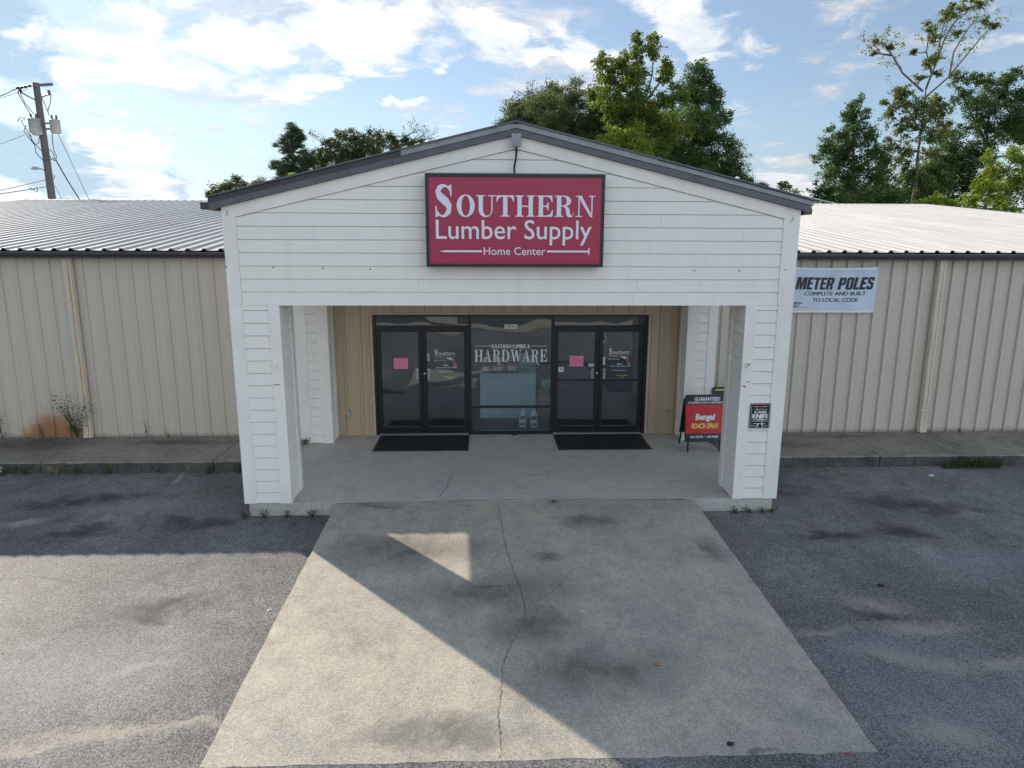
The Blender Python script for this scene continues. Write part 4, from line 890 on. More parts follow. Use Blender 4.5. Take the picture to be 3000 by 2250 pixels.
L.bar((kx(.45), ky, kz(.80)), (kx(.36), ky, kz(.94)), .016, .003, (0, 1, 0)).bar((kx(.58), ky, kz(.80)), (kx(.67), ky, kz(.94)), .016, .003, (0, 1, 0)).bar((kx(.60), ky, kz(.73)), (kx(.66), ky, kz(.90)), .008, .003, (0, 1, 0)); L.build('lettering', A_PAPER, kp)
L = MB(); L.add([(kx(.5)+.034*math.cos(a), ky-.001, kz(.12)+.015*math.sin(a)) for a in [i*math.pi/8 for i in range(16)]], [tuple(range(16))]); L.build('red_oval', A_RED, kp)

# folding pavement sign for the roach spray, seen just inside the right post
def pavement_sign(xl, xr, yb, label, text=True, turn=0., zt=1.245):
    root = empty('pavement_sign', ((xl+xr)/2, yb, SL), label, 'sign', None)
    xc = (xl+xr)/2; lean = .13
    def P(u, v, off=0.):                                 # u across (m from centre), v up (0..1)
        z = .39+(zt-.39)*v; y_ = yb+lean*v-off; c, s = math.cos(R(turn)), math.sin(R(turn))
        return (xc+u*c+(off)*s*0, y_+u*s, z)
    hw = (xr-xl)/2; r_ = .04
    out = [(-hw, 0), (hw, 0), (hw, .95), (hw-.012, .985), (hw-r_, 1.0), (-hw+r_, 1.0), (-hw+.012, .985), (-hw, .95)]
    n = len(out); MB().add([P(u, v) for u, v in out]+[P(u, v, -.03) for u, v in out], [tuple(range(n)), tuple(range(2*n-1, n-1, -1))]+[(j, i, i+n, j+n) for i in range(n) for j in ((i+1) % n,)]).build('panel', A_PLAST, root)
    for s in (-1, 1):
        MB().bar(P(s*(hw-.06), .02, -.01), (P(s*(hw-.06), 0)[0], P(s*(hw-.06), 0)[1]-.0, SL), .025).build('leg', A_PLAST, root)
        a = P(s*(hw-.06), .96, -.03); MB().bar(a, (a[0], a[1]+.42, SL), .025).build('leg', A_PLAST, root)
    rear = [P(u, v, -.03) for u, v in ((-hw, .9), (hw, .9), (hw, .1), (-hw, .1))]
    MB().add([(a, b_+.03+(.36*(.96-(c-.39)/(zt-.39))), c) for a, b_, c in rear]+[(a, b_+.05+(.36*(.96-(c-.39)/(zt-.39))), c) for a, b_, c in rear], [(0, 1, 2, 3), (7, 6, 5, 4), (0, 4, 5, 1), (1, 5, 6, 2), (2, 6, 7, 3), (3, 7, 4, 0)]).build('rear_panel', A_PLAST, root)
    if text:
        MB().add([P(u, v, .002) for u, v in ((-hw+.012, .18), (hw-.012, .18), (hw-.012, .795), (-hw+.012, .795))], [(0, 1, 2, 3)]).build('red_field', A_RED, root)
        tf = lambda x_, z_: P(x_, z_, .004)
        L = MB(); text_to(L, 'GUARANTEED', -.19, .29, .875, .955, tf, .03); text_to(L, 'EXTERMINATION OVERNIGHT', -.30, .345, .815, .860, tf, .02); text_to(L, 'NO ODOR  •  NO MESS', -.26, .26, .085, .135, tf, .03); text_to(L, 'Bengal', -.17, .2, .43, .60, tf, .04, .12); L.build('lettering', A_VINYL, root)
        L = MB(); text_to(L, 'ROACH SPRAY', -.24, .27, .285, .40, tf, .03, .12); L.build('yellow_lettering', A_YEL, root)
    else:
        L = MB(); L.add([P(-hw+.05, .93, .003), P(hw-.05, .93, .003), P(hw-.05, .955, .003), P(-hw+.05, .955, .003)], [(0, 1, 2, 3)]); L.build('yellow_stripe', A_YEL, root)
    return root
pavement_sign(3.41, 4.13, -1.28, 'black and red Bengal ROACH SPRAY pavement sign on the porch', True, 1.5)
pavement_sign(4.10, 4.62, -.72, 'black pavement sign with yellow stripe behind the roach spray sign', False, 0, 1.27)

# ---------------------------------------------------------------- mats and small things
def doormat(x0, x1, label):
    z = SL+.002; t = empty('doormat', ((x0+x1)/2, -.58, SL), label, 'mat'); y0, y1 = -1.11, -.05
    MB().box(x0+.05, x1-.05, y0+.05, y1-.05, z, z+.012).build('pile', A_BLACK, t)
    e = MB()
    for a, b_, c_, d_ in ((x0, x1, y0, y0+.049), (x0, x1, y1-.049, y1), (x0, x0+.049, y0+.049, y1-.049), (x1-.049, x1, y0+.049, y1-.049)): e.box(a, b_, c_, d_, z, z+.007)
    e.build('border', A_PLAST, t)
doormat(-2.32, -.56, 'black rubber doormat before the PULL doors'); doormat(1.11, 2.86, 'black rubber doormat before the PUSH doors')
def lump(name, c, r_, ma, label, cat, sq=.5, seed=1):
    rr = random.Random(seed); bm = bmesh.new(); bmesh.ops.create_icosphere(bm, subdivisions=2, radius=1)
    for v in bm.verts: v.co = Vector((v.co.x*r_*1.4, v.co.y*r_, (v.co.z+.9)*r_*sq))*rr.uniform(.85, 1.1)
    me = bpy.data.meshes.new(name); bm.to_mesh(me); bm.free(); me.materials.append(ma); o = bpy.data.objects.new(name, me); o.location = c; link(o); return tag(o, label, cat)
lump('doorstop', (.34, -.06, SL), .05, A_PLAST, 'black rubber doorstop below the centre window', 'doorstop', .6)
def gp_(px, py): 
    q = at(px, py, 2, 0)
    if -2.4 < q[0] < 2.85 and q[1] > -8.6:
        for _ in range(5): q = at(px, py, 2, rz(q[1]) if q[1] < -3.62 else SL)
    return q
q = gp_(2140, 2182); lump('stone', q, .022, A_PLAST, 'black lump of tar near the foot of the ramp', 'stone', .5, 3)
q = gp_(2580, 1716); lump('rag', q, .035, A_BLACK, 'flat black rag on the asphalt beyond the ramp', 'rag', .25, 4)
def scrap(name, px, py, sz, ma, label, cat, rot=0.):
    q = gp_(px, py); c, s = math.cos(rot), math.sin(rot); pts = [(-1, -.35, .1), (-.3, -.5, .25), (.6, -.3, .1), (1, .1, .3), (.4, .45, .15), (-.5, .4, .3)]
    MB().add([(q[0]+(a*c-b_*s)*sz, q[1]+(a*s+b_*c)*sz, q[2]+.004+h_*sz*.4) for a, b_, h_ in pts]+[(q[0], q[1], q[2]+.006+sz*.22)], [(i, (i+1) % 6, 6) for i in range(6)]).build(name, ma, None, label, cat)
scrap('leaf', 2466, 1385, .075, A_LEAFO, 'curled orange leaf on the asphalt by the right walkway', 'leaf', .2)
scrap('leaf', 1926, 1948, .04, A_LEAFO, 'dry tan leaf lying on the concrete ramp', 'leaf', -.5)
scrap('paper_scrap', 2728, 1394, .07, A_PAPER, 'crumpled white paper on the asphalt near the weeds', 'litter', .4)
scrap('paper_scrap', 790, 1788, .03, A_PAPER, 'thin white paper strip on the sunlit asphalt', 'litter', .5)
scrap('bottle_cap', 2482, 2208, .02, A_RED, 'small red scrap at the ramp front corner', 'litter', 0)
scrap('leaf', 825, 1706, .03, A_LEAFO, 'small tan leaf on the sunlit asphalt beside the ramp', 'leaf', 1.)
scrap('leaf', 2685, 1373, .045, A_LEAFO, 'small orange leaf at the foot of the kerb', 'leaf', 1.)
q = at(330, 1350, 2, SL)
for xx, lab in ((-8.62, 'grey drain pipe stub poking from the weedy kerb'),):
    t = MB(); o_, i_ = .055, .045; n = 14; cs = [(math.cos(2*math.pi*k/n), math.sin(2*math.pi*k/n)) for k in range(n)]
    V = [(xx+o_*c, -1.80, .09+o_*s) for c, s in cs]+[(xx+o_*c, -1.58, .09+o_*s) for c, s in cs]+[(xx+i_*c, -1.80, .09+i_*s) for c, s in cs]+[(xx+i_*c, -1.60, .09+i_*s) for c, s in cs]
    t.add(V, [f_ for k in range(n) for k2 in ((k+1) % n,) for f_ in ((k, k2, n+k2, n+k), (2*n+k2, 2*n+k, 3*n+k, 3*n+k2), (k2, k, 2*n+k, 2*n+k2))], True); t.build('drain_pipe', A_XF, None, lab, 'pipe')

# ---------------------------------------------------------------- plants
def leaves_mesh(name, C, size, ma, upb=.35, aspect=.55, droop=None):
    """C: leaf positions (n,3); one small folded leaf at each"""
    n = len(C); d = RNG.normal(size=(n, 3)); d[:, 2] *= .6
    if droop is not None: d = d*.6+droop
    d /= np.linalg.norm(d, axis=1)[:, None]
    nn = RNG.normal(size=(n, 3)); nn[:, 2] += upb*2; s = np.cross(d, nn); s /= np.linalg.norm(s, axis=1)[:, None]+1e-9; u = np.cross(s, d)
    L = (size*RNG.uniform(.6, 1.3, n))[:, None]; W = L*aspect
    b = C-d*L*.5; t = C+d*L*.5; a = C+s*W*.5+u*W*.18-d*L*.05; c = C-s*W*.5+u*W*.18-d*L*.05
    V = np.stack([b, a, t, c], 1).reshape(-1, 3)
    me = bpy.data.meshes.new(name); me.vertices.add(4*n); me.vertices.foreach_set('co', V.ravel().astype(np.float32))
    me.loops.add(4*n); me.loops.foreach_set('vertex_index', np.arange(4*n, dtype=np.int32)); me.polygons.add(n)
    me.polygons.foreach_set('loop_start', np.arange(0, 4*n, 4, dtype=np.int32)); me.update(calc_edges=True); me.materials.append(ma); return me
def tree(name, label, Y, lobes, trunk_px, leaf, size=.17, dens=1., bark=None, flat=1., paths=(), spread=.42, needle=False, trunk_r=.22, cat='tree', twig=True, twigs=0, group='trees behind the store'):
    """lobes: (px, py, radius px) measured in the photograph, stood at distance Y behind the store"""
    k = (Y-CP[1])/FPX*1.02; rr = np.random.default_rng(abs(hash(label)) % 1000 if False else sum(map(ord, label)))
    top = min(l[1] for l in lobes)
    b0 = at(trunk_px[0], 700, 1, Y); base = Vector((b0[0], Y, 0))
    root = empty(name, base, label, cat, group)
    bark = bark or A_BARK
    pts = []; br = MB(); cen = [Vector(at(px, py, 1, Y))+Vector((0, float(rr.uniform(-.8, .8))*r_*k*1.3, 0)) for px, py, r_ in lobes]
    zc = sorted(c.z for c in cen); ztop = zc[int(len(zc)*.75)]
    tp = Vector(at(trunk_px[1], trunk_px[2], 1, Y))
    path = [base+(tp-base)*(i/7)+Vector((float(rr.normal())*.12, float(rr.normal())*.12, 0))*(1 if 0 < i < 7 else 0) for i in range(8)]
    br.tube(path, [trunk_r*(1.25-.95*i/7) for i in range(8)], 8)
    segs = list(path)
    for pth in paths:
        w = [Vector(at(px, py, 1, Y)) for px, py in pth]; w = [q_+Vector((0, .25*math.sin(i*1.7), 0)) for i, q_ in enumerate(w)]
        br.tube(w, [max(.02, trunk_r*.5*(1-.85*i/(len(w)-1))) for i in range(len(w))], 6); segs += w
    if twigs:
        for pth in paths:
            w = [Vector(at(px, py, 1, Y)) for px, py in pth]
            for a, b_ in zip(w[1:-1], w[2:]):
                for _ in range(twigs):
                    q0 = a.lerp(b_, float(rr.random())); dv = (b_-a).normalized()*.7+Vector(rr.normal(size=3))*.55; dv.normalize(); dv.z = abs(dv.z)*.8+.15
                    q1 = q0+dv*float(rr.uniform(.5, 1.5)); qm = (q0+q1)/2+Vector(rr.normal(size=3))*.08
                    br.tube([q0, qm, q1], [.016, .011, .004], 3, caps=False)
                    for _k in range(3):
                        t0 = q0.lerp(q1, float(rr.uniform(.4, 1))); t1 = t0+Vector(rr.normal(size=3))*.22+dv*.2; br.tube([t0, t1], [.007, .003], 3, caps=False)
                        if rr.random() < .5: pts.append(np.array(t1)+rr.normal(size=(int(rr.integers(3, 10)), 3))*.11)
    for (px, py, r_), c in zip(lobes, cen):
        R_ = r_*k
        cand = [s_ for s_ in segs if s_.z < c.z+.3] or segs
        s_ = min(cand, key=lambda q_: (q_-c).length+.4*max(0, c.z-q_.z-3))
        mid = (s_+c)/2+Vector((float(rr.normal())*.15, float(rr.normal())*.15, -.1*(c-s_).length))
        br.tube([s_, mid, c], [min(.11, .03+.03*(c-s_).length), .035+.01*R_, .02], 5)
        nc = max(5, int(20*R_*R_*dens+7))
        for _ in range(nc):
            dv = rr.normal(size=3); dv /= np.linalg.norm(dv); dv[2] *= flat
            rad = R_*(rr.random()**.45)*rr.uniform(.8, 1.3); q_ = np.array(c)+dv*rad
            if twig: br.tube([c, Vector(q_)], [.016, .006], 3, caps=False)
            cr = spread*min(1., .45+R_*.45)*rr.uniform(.5, 1.2)
            m_ = int(46*dens*rr.uniform(.6, 1.4)*(cr/.35)**1.4)+6
            pts.append(q_+rr.normal(size=(m_, 3))*np.array([cr*.55, cr*.55, cr*.42*flat]))
    br.build('trunk', bark, root)
    C_ = np.concatenate(pts)-np.array(base); me = leaves_mesh('crown', C_, size, leaf, aspect=.16 if needle else .6)
    o = bpy.data.objects.new('crown', me); o.location = base; link(o, root)
    return root, len(C_)
NL = 0
def T(*a, **k):
    global NL
    r_, n = tree(*a, **k); NL += n; return r_
T('oak_tree', 'broad olive rounded tree rising behind the porch ridge', 43, [(1520, 335, 48), (1570, 305, 50), (1630, 292, 48), (1680, 292, 50), (1600, 350, 66), (1690, 365, 66), (1495, 372, 38), (1740, 390, 58), (1640, 410, 66), (1560, 390, 50), (1740, 440, 60), (1690, 440, 60)], (1640, 1640, 380), L_OAK, .14, 1.6)
T('sweetgum_tree', 'tall yellow green tree with the highest split top', 40, [(1867, 112, 18), (1868, 155, 24), (1915, 118, 17), (1918, 158, 22), (1765, 178, 22), (1782, 215, 36), (1830, 178, 24), (1838, 232, 40), (1952, 192, 19), (1950, 240, 27), (1790, 290, 50), (1850, 300, 52), (1905, 335, 54), (1960, 300, 40), (1820, 360, 55), (1735, 272, 22), (1880, 400, 55), (1950, 380, 55), (1820, 430, 55), (1870, 205, 26), (1750, 320, 34), (1900, 460, 55)],
  (1880, 1875, 150), L_YG, .21, 1.0, paths=[[(1880, 400), (1890, 300), (1910, 220), (1915, 120)], [(1890, 300), (1935, 240), (1952, 190)], [(1870, 380), (1820, 290), (1790, 210), (1768, 178)]])
T('hardwood_tree', 'dark green tree leaning right beside the split topped one', 44, [(2052, 198, 18), (2022, 235, 34), (2070, 240, 30), (2086, 290, 34), (2040, 300, 44), (2000, 280, 26), (2092, 350, 34), (2126, 342, 22), (2020, 370, 55), (2070, 400, 52), (2000, 440, 62), (2050, 480, 60), (1960, 460, 55), (1990, 530, 55), (1930, 500, 55), (1900, 540, 50)],
  (2030, 2040, 230), L_DK, .17, 1.25, paths=[[(2035, 420), (2060, 350), (2110, 335)]])
T('young_tree', 'bright yellow green young tree low behind the porch roof', 37, [(1792, 400, 28), (1762, 422, 24), (1845, 395, 18), (1872, 432, 34), (1880, 372, 20), (1802, 432, 34), (1870, 482, 42), (1840, 450, 30), (1890, 520, 36)], (1850, 1850, 440), L_BR, .17, 1.2, trunk_r=.1)
T('hardwood_tree', 'low dark tree falling away towards the right roof', 46, [(2132, 440, 32), (2152, 478, 40), (2182, 520, 36), (2202, 562, 30), (2105, 520, 50), (2150, 560, 48), (2060, 540, 50)], (2130, 2130, 460), L_DK, .16, 1.3)
T('sapling', 'small dark sapling peeking over the porch roof slope', 40, [(2246, 558, 16), (2236, 542, 12), (2262, 572, 14), (2232, 575, 15)], (2245, 2245, 560), L_DK, .15, 1., trunk_r=.06)
T('sapling', 'small sparse sapling alone above the porch eave', 40, [(2312, 540, 18), (2300, 572, 20), (2330, 565, 14), (2298, 545, 12), (2318, 590, 20)], (2308, 2308, 550), L_SP, .15, .8, trunk_r=.06)
prn = random.Random(5); pl = [(850, 364, 9), (855, 378, 11), (828, 416, 12), (806, 424, 9), (888, 430, 10), (896, 452, 9)]
for q_ in range(120):
    yy = 372+(prn.random()**.75)*225; w_ = 8+(yy-360)*.46; u_ = prn.uniform(-1, 1); x_ = 858+(yy-360)*.10+u_*w_-.06*(yy-360)
    if (int(yy/24)+(u_ > 0)) % 3 == 0 and abs(u_) > .6: continue
    pl.append((x_, yy+8*abs(u_), prn.uniform(10, 17)))
T('pine_tree', 'dark pine with tiered branches left of the porch', 44, pl, (884, 856, 372), L_PINE, .22, 1.5, flat=.7, needle=True, spread=.36, trunk_r=.15)
T('hardwood_tree', 'low green tree at the end of the porch eave', 47, [(690, 528, 17), (662, 548, 19), (640, 562, 17), (712, 548, 14), (620, 574, 11), (738, 545, 12), (765, 540, 20), (680, 560, 22), (800, 548, 22), (740, 565, 18)], (690, 690, 540), L_OAK, .16, 1.4)
T('young_tree', 'yellowish bush under the pine branches', 42, [(830, 545, 20), (800, 560, 20), (865, 535, 18), (900, 525, 18), (760, 570, 18)], (830, 830, 545), L_BR, .15, 1.2, trunk_r=.08)
T('hardwood_tree', 'spreading green tree between the pine and the sign ridge', 45, [(1000, 392, 16), (1030, 400, 23), (990, 420, 25), (962, 422, 16), (1060, 420, 26), (1097, 398, 17), (1112, 420, 26), (1142, 402, 15), (1160, 420, 21), (1190, 412, 14), (1040, 450, 38), (1100, 450, 34), (970, 462, 26), (1212, 425, 10), (935, 472, 24), (1150, 445, 20), (940, 445, 12), (1235, 415, 6), (1080, 480, 34), (1010, 485, 30), (925, 500, 24), (905, 520, 20), (950, 500, 26), (1000, 455, 30)],
  (1060, 1060, 420), L_OAK, .16, 1.3, paths=[[(1150, 440), (1200, 415), (1245, 395)], [(1150, 430), (1185, 400), (1215, 385)], [(1170, 430), (1225, 410), (1252, 408)], [(990, 440), (960, 410), (940, 425)]], twigs=8)
T('hardwood_tree', 'leafy tree with a bright tuft beside the tall bare one', 40, [(2510, 298, 16), (2490, 322, 20), (2522, 338, 20), (2482, 350, 20), (2500, 390, 40), (2450, 402, 28), (2432, 440, 34), (2480, 450, 46), (2540, 400, 30), (2550, 450, 36), (2418, 498, 28), (2470, 520, 55), (2550, 520, 50), (2390, 556, 28), (2440, 580, 46), (2520, 590, 55), (2600, 560, 46), (2590, 480, 28), (2640, 590, 40)],
  (2510, 2505, 340), L_DK, .18, 1.05, paths=[[(2510, 400), (2500, 340), (2508, 290)]])
T('tall_tree', 'tall sparse tree with bare forked upper limbs', 43, [(2640, 290, 28), (2660, 262, 20), (2620, 332, 22), (2670, 330, 34), (2720, 330, 32), (2742, 290, 18), (2640, 380, 32), (2700, 400, 36), (2762, 380, 22), (2762, 330, 22), (2612, 420, 22), (2650, 450, 34), (2722, 450, 28), (2712, 190, 18), (2740, 165, 15), (2722, 85, 16), (2762, 60, 17), (2790, 38, 15), (2822, 22, 13), (2872, 8, 11), (2742, 112, 13), (2800, 100, 11), (2912, 76, 11), (2892, 62, 8), (2570, 118, 8), (2602, 142, 8), (2562, 155, 6), (2680, 150, 8), (2780, 22, 10), (2840, -10, 12), (2590, 300, 8), (2700, 230, 14), (2750, 215, 10), (2690, 510, 30)],
  (2660, 2712, 265), L_SP, .19, 1.05, bark=A_BARKP, trunk_r=.17, spread=.36,
  paths=[[(2705, 290), (2780, 228), (2840, 150), (2880, 100), (2916, 70)], [(2704, 268), (2650, 212), (2612, 162), (2590, 132), (2558, 118)], [(2712, 262), (2745, 190), (2768, 110), (2790, 70), (2850, 20), (2900, 2)], [(2730, 220), (2720, 150), (2722, 90)], [(2780, 228), (2800, 150), (2830, 90), (2862, 50)], [(2692, 380), (2660, 310), (2640, 280)], [(2740, 190), (2760, 120), (2765, 60)], [(2612, 162), (2585, 155), (2560, 156)], [(2690, 400), (2730, 340), (2760, 320)]], twigs=9)
T('hardwood_tree', 'large dense dark tree at the right end of the roof', 46, [(2822, 225, 20), (2850, 242, 24), (2900, 237, 20), (2950, 228, 20), (2992, 215, 24), (2822, 282, 24), (2880, 292, 34), (2940, 282, 38), (2995, 290, 44), (2860, 350, 42), (2930, 360, 54), (2995, 370, 54), (2800, 400, 38), (2762, 462, 38), (2820, 470, 54), (2882, 450, 54), (2782, 530, 54), (2722, 562, 52), (2850, 540, 54), (2700, 502, 26), (3050, 300, 55), (3060, 400, 60)],
  (2900, 2905, 300), L_DK, .19, 1.1, paths=[[(2890, 420), (2850, 330), (2820, 280), (2790, 255)]])
T('young_tree', 'bright green young tree at the right roof end', 36, [(2886, 462, 17), (2900, 490, 20), (2962, 450, 18), (2992, 462, 24), (2940, 502, 28), (2992, 520, 34), (2902, 552, 38), (2962, 582, 44), (2862, 592, 28), (2922, 612, 34), (3040, 520, 50), (3030, 600, 50)], (2950, 2950, 500), L_BR, .18, 1.2, trunk_r=.1)
T('bush', 'yellow green bush at the foot of the dense tree', 38, [(2752, 582, 20), (2782, 592, 20), (2722, 592, 20), (2822, 602, 24), (2690, 600, 18)], (2760, 2760, 580), L_BR, .2, 1., trunk_r=.06, cat='bush')

T('hardwood_tree', 'dark undergrowth tree between the tall bare tree and the dense one', 45, [(2640, 520, 40), (2690, 560, 44), (2640, 580, 44), (2740, 520, 40), (2600, 600, 40), (2700, 610, 40), (2790, 600, 40), (2560, 600, 44), (2480, 600, 44), (2410, 600, 34)], (2660, 2660, 540), L_DK, .18, 1.1)
T('hardwood_tree', 'dim middle tree filling behind the split topped one', 48, [(1780, 350, 50), (1850, 360, 55), (1930, 360, 55), (1990, 380, 50), (1800, 460, 60), (1960, 470, 60), (2060, 520, 60), (1720, 420, 45), (2120, 570, 45)], (1880, 1880, 400), L_DK, .19, 1.0)
def weed(name, px, py, h, label, n=5, spread=.3, ma=L_WEED, leaf=.03, per=34, zb=None, y=None, blades=False, group=None):
    q = at(px, py, 2, zb) if y is None else at(px, py, 1, y); q = Vector((q[0], q[1], zb)); rr = np.random.default_rng(int(px*7+py))
    root = empty(name, q, label, 'weed', group); st = MB(); pts = []
    for k in range(n):
        a = rr.uniform(0, 2*math.pi); le = Vector((math.cos(a)*spread*rr.uniform(.2, 1), -abs(math.sin(a))*spread*.5-.01, h*rr.uniform(.55, 1.0)))
        P_ = [q+Vector((le.x*t**1.6, le.y*t, le.z*(t if not blades else t*(1.5-.5*t*t)*.8))) for t in (0, .25, .5, .75, 1)]
        st.tube(P_, [.006*(1.1-t)*(.7 if blades else 1) for t in (0, .25, .5, .75, 1)], 4, caps=False)
        if not blades:
            for _ in range(per):
                t = rr.uniform(.15, 1); i = min(3, int(t*4)); b_ = P_[i].lerp(P_[i+1], t*4-i); pts.append(np.array(b_)+rr.normal(size=3)*np.array([.025, .02, .02])*(1+h))
    s_ = st.build('stem', ma if not blades else A_DRYG, root)
    if pts:
        me = leaves_mesh('foliage', np.array(pts)-np.array(q), leaf, ma, aspect=.4); o = bpy.data.objects.new('foliage', me); o.location = q; link(o, root)
    return root
weed('weed', 228, 1287, 1.0, 'tall leafy weed against the rusty wall foot by the downspout', 9, .5, leaf=.045, per=60, zb=SL, y=-.12)
weed('weed', 128, 1284, .35, 'short brownish weed on the rust stain', 3, .1, leaf=.03, per=26, zb=SL, y=-.12)
weed('weed', 8, 1287, .55, 'slim weed at the wall foot left of the rust', 3, .12, zb=SL, y=-.12, leaf=.04)
weed('weed', 432, 1283, .38, 'slim weed growing beside a wall rib', 2, .05, zb=SL, y=-.1)
weed('weed', 495, 1280, .2, 'tiny pair of leaves at the wall foot', 2, .12, zb=SL, y=-.1, per=10)
weed('weed', 2812, 1263, .12, 'tiny weed at the foot of the right wall', 2, .08, zb=SL, y=-.1, per=12, leaf=.035)
for px, lab in ((15, 'green weed tuft at the far end of the left kerb'), (75, 'green weed tuft beside the drain pipe'), (225, 'green weed tuft right of the dry grass'), (315, 'green weed tuft mid way along the left kerb'), (612, 'green weed tuft near the porch on the left kerb'), (700, 'green weed tuft touching the left porch post')):
    weed('weed', px, 1385, .22, lab, 5, .16, leaf=.035, per=16, zb=0., y=-1.66)
weed('grass_clump', 165, 1388, .32, 'dry arching grass clump over the drain pipe', 26, .4, zb=0., y=-1.68, blades=True)
for k, (px, lab) in enumerate(((722, 'green weed at the outer foot of the left post'), (775, 'small weed on the slab face under the left post'), (842, 'small weed between left post and ramp'), (918, 'weed in the corner of slab and ramp'))):
    weed('weed', px, 1512, .15, lab, 5, .14, leaf=.03, per=18, zb=0., y=-3.68)
for px, lab in ((2152, 'weed beside the ramp under the right post'), (2192, 'dry weed under the middle of the right post'), (2232, 'weed under the right post face'), (2256, 'weed at the outer foot of the right post')):
    weed('weed', px, 1504, .10, lab, 5, .13, leaf=.03, per=16, zb=0., y=-3.68)
for k, px in enumerate(range(2765, 2935, 16)): weed('weed', px, 1368, .20 if k > 2 else .1, 'low green weeds massed along the right kerb', 6, .18, leaf=.038, per=24, zb=0., y=-1.70, group='weeds along the right kerb')
weed('weed', 897, 1302, .16, 'weed at the foot of the left rear pilaster', 7, .18, leaf=.035, per=20, zb=SL, y=-.62)
weed('weed', 1620, 1463, .03, 'tiny moss tuft in the joint above the ramp', 6, .16, leaf=.02, per=12, zb=SL, y=-3.66)

# leaf litter and grit blown against the kerbs, walls and slab edges
lit = []
for x0_, x1_, y_, z_, n_ in ((-14, -3.75, -1.70, .006, 260), (4.2, 14, -1.70, .006, 240), (-14, -3.8, -.10, SL+.006, 160), (4.2, 14, -.10, SL+.006, 140), (-3.6, -2.45, -3.70, .006, 50), (2.95, 4.0, -3.70, .006, 45), (-3.0, 3.4, -.09, SL+.006, 60)):
    xs = RNG.uniform(x0_, x1_, n_); xs = xs+np.sin(xs*3.1)*.25; lit.append(np.stack([xs, y_-np.abs(RNG.normal(0, .07, n_)), np.full(n_, z_)], 1))
yy_ = RNG.uniform(-8.5, -3.8, 130); sd = RNG.random(130) < .5; lit.append(np.stack([np.where(sd, -2.47-np.abs(RNG.normal(0, .06, 130)), 2.93+np.abs(RNG.normal(0, .06, 130))), yy_, np.full(130, .006)], 1))
lit.append(np.stack([RNG.uniform(-9, 11, 260), RNG.uniform(-8.6, -1.8, 260), np.full(260, .006)], 1)); lp = np.concatenate(lit); keep = ~((lp[:, 0] > -2.45) & (lp[:, 0] < 2.9) & (lp[:, 1] < -3.6)) & ~((lp[:, 0] > -3.8) & (lp[:, 0] < 4.2) & (lp[:, 1] > -3.62) & (lp[:, 2] < .1)); lp = lp[keep]
lme = leaves_mesh('leaf_litter', lp, .022, leafmat('litter_flakes', (.09, .07, .05), (.42, .34, .24), .1), upb=3.); lo_ = bpy.data.objects.new('leaf_litter', lme); link(lo_); tag(lo_, 'scattered dry leaf bits and grit along kerbs and edges', 'litter', None, 'stuff')
# ---------------------------------------------------------------- utility pole, lines
UY = 20.; U = lambda x_, y_, dy=0.: Vector(at(x_*300/1244, 200+y_*300/1244, 1, UY+dy))
up_ = empty('utility_pole', (-20.18, UY, 0), 'weathered wooden utility pole with twin grey transformers', 'utility pole')
tp = U(437, 178); MB().tube([(tp.x+.12, UY, 0), (tp.x+.06, UY, 5.5), tuple(tp)], [.19, .165, .135], 14).build('pole', A_WOODP, up_)
ca = MB().bar(U(405, 210, -.2), U(635, 195, .6), .10, .12).build('crossarm', A_WOODP, up_)
for x_, y_ in ((215, 240), (262, 235), (310, 228), (360, 215)):
    c = U(x_, y_, -.3); MB().tube([c+Vector((-.05, 0, 0)), c+Vector((.05, 0, .02))], .06, 8).build('insulator', A_INS, up_)
MB().tube([U(205, 242, -.3), U(410, 205, -.1)], .025, 6).build('dead_end_clamp', A_INS, up_)
for side, pts_ in (('l', ((430, 385), (350, 345), (265, 300))), ('r', ((500, 355), (560, 325), (610, 318)))):
    a = MB().tube([U(*p_, -.1) for p_ in pts_], .035, 6).build('cutout_arm', A_GREY, up_)
    e_ = U(*pts_[-1], -.1); MB().tube([e_+Vector((-.02, 0, 0)), e_+Vector((-.06, 0, .17))], .055, 8).build('cutout', A_INS, a)
def xformer(x0, y0, x1, y1):
    a, b_ = U(x0, y0, -.35), U(x1, y1, -.35); r_ = abs(b_.x-a.x)/2; c = ((a.x+b_.x)/2, UY-.2, min(a.z, b_.z)); h = abs(a.z-b_.z)
    t = MB().lathe([(r_*.9, 0), (r_, .03), (r_, h*.9), (r_*1.06, h*.9), (r_*1.06, h*.95), (r_*.8, h)], c, 20).build('transformer', A_XF, up_)
    for s in (-.5, .45): MB().lathe([(.03, 0), (.055, .05), (.035, .09), (.05, .13), (.02, .2)], (c[0]+s*r_, c[1], c[2]+h), 8).build('bushing', A_INS, t)
    MB().bar((c[0], c[1], c[2]+h*.35), (-20.2, UY, c[2]+h*.35), .05, .08).bar((c[0], c[1], c[2]+h*.75), (-20.2, UY, c[2]+h*.75), .05, .08).build('transformer_bracket', A_GREY, t)
xformer(318, 600, 475, 780); xformer(578, 615, 715, 785); xformer(362, 700, 488, 806)
la = MB().tube([U(560, 1255), U(510, 1225), U(460, 1215)], .03, 6).build('lamp_arm', A_XF, up_); MB().tube([U(470, 1218), U(430, 1208), U(380, 1217)], [.05, .10, .04], 8).build('lamp_head', A_XF, la)
def sag(a, b_, s, n=8): return [a.lerp(b_, i/n)-Vector((0, 0, s*4*(i/n)*(1-i/n))) for i in range(n+1)]
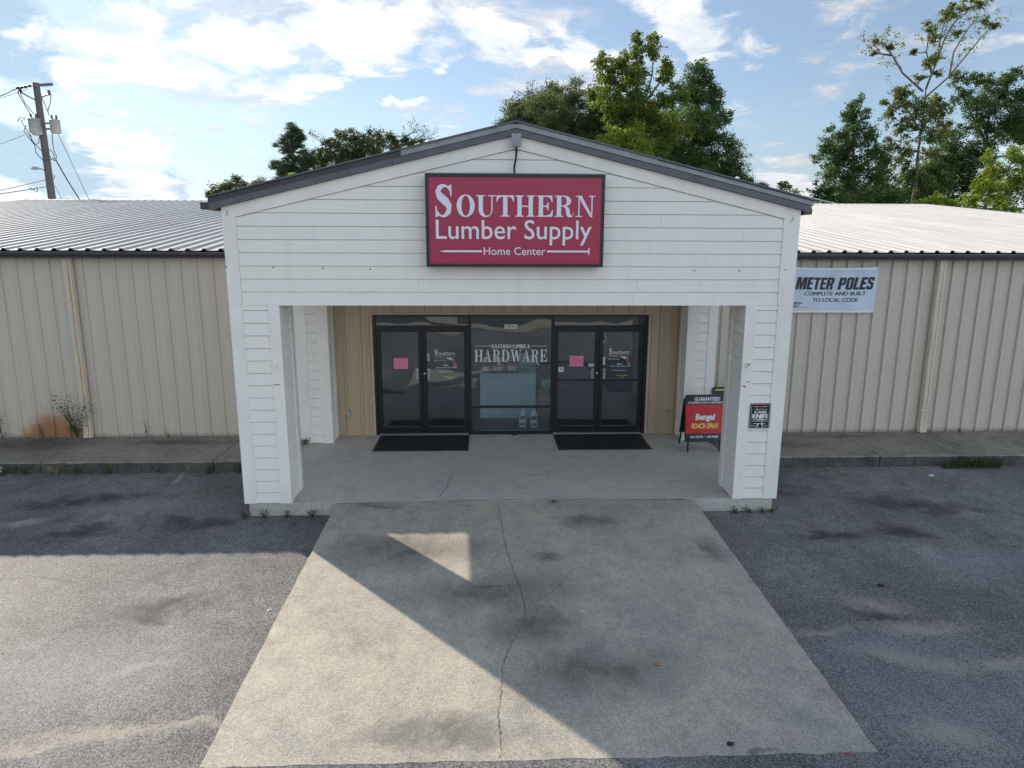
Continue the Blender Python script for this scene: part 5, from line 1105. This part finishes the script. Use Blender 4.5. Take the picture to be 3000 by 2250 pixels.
for pp in (((225, 260), (220, 300), (260, 380), (370, 560)), ((245, 300), (300, 420), (410, 555)), ((600, 265), (620, 330), (610, 430), (580, 520)), ((510, 365), (555, 460), (600, 575)), ((310, 600), (240, 600), (215, 650)), ((300, 620), (255, 640), (320, 740), (400, 890), (540, 1040), (660, 1105)), ((320, 690), (290, 760), (330, 820), (420, 930), (440, 1030), (520, 1118)), ((370, 805), (385, 880), (420, 930), (470, 910), (480, 820)), ((620, 610), (640, 750), (635, 850), (650, 980), (685, 1070), (680, 1110)), ((600, 985), (640, 1020), (670, 1110)), ((540, 1118), (620, 1105), (680, 1125)), ((655, 1300), (665, 1320), (650, 1340))):
    MB().tube([U(a, b_, -.25) for a, b_ in pp], .018, 5).build('jumper_wire', A_WIRE, up_)
def wire(a, b_, s, r_, ma, lab): MB().tube(sag(a, b_, s, 14), r_, 5).build('power_line', ma, None, lab, 'wire')
def far(x_, y_, dx): return U(x_, y_)+Vector((dx, 0, 0))
for a, b_, r_, lab in (((210, 242), (0, 275), .022, 'upper primary power line leaving the pole top'), ((330, 250), (0, 300), .012, 'thin second line just under the upper primary line'), ((300, 805), (0, 860), .012, 'thin line level with the transformers'), ((590, 1345), (0, 1424), .018, 'grey cable level with the street lamp arm'), ((590, 1432), (0, 1466), .024, 'lowest thick cable with a hanging loop')):
    p0, p1 = U(*a), U(*b_); d_ = (p1-p0); wire(p0, p0+d_*8, .12*4, r_, A_WIRE, lab)
MB().tube([U(355, 1450), U(420, 1480), U(455, 1505), U(455, 1460), U(440, 1448)], .018, 5).build('cable_loop', A_WIRE, up_)
wire(U(680, 1115), U(1010, 1600)+Vector((.9, 0, -1.6)), .25, .028, A_WIRE, 'thick service cable dropping from the pole to the store')
wire(U(705, 795), U(1060, 1590)+Vector((1.0, 0, -2.6)), .0, .012, A_WIRE, 'thin guy wire slanting from the transformer bracket')
wire(U(665, 1420), U(745, 1595)+Vector((.4, 0, -.8)), .05, .01, A_WIRE, 'short thin cable slanting off the pole foot')
# service mast and bare line on the right slope
ms_ = Vector(at(2160, 530, 1, 14.2)); MB().lathe([(.05, 0), (.05, max(.1, ms_.z-5.4)), (.075, max(.1, ms_.z-5.4)+.01), (.075, max(.1, ms_.z-5.4)+.12), (.03, max(.1, ms_.z-5.4)+.14)], (ms_.x, 14.2, 5.42), 10).build('service_mast', A_JUG, ST)
wire(Vector((ms_.x, 14.2, ms_.z+.02)), Vector(at(2560, 607, 1, 24))+Vector((2.2, 2, -.4)), .0, .022, A_WIREL, 'pale bare line running over the right roof from the mast')
print('leaves', NL)
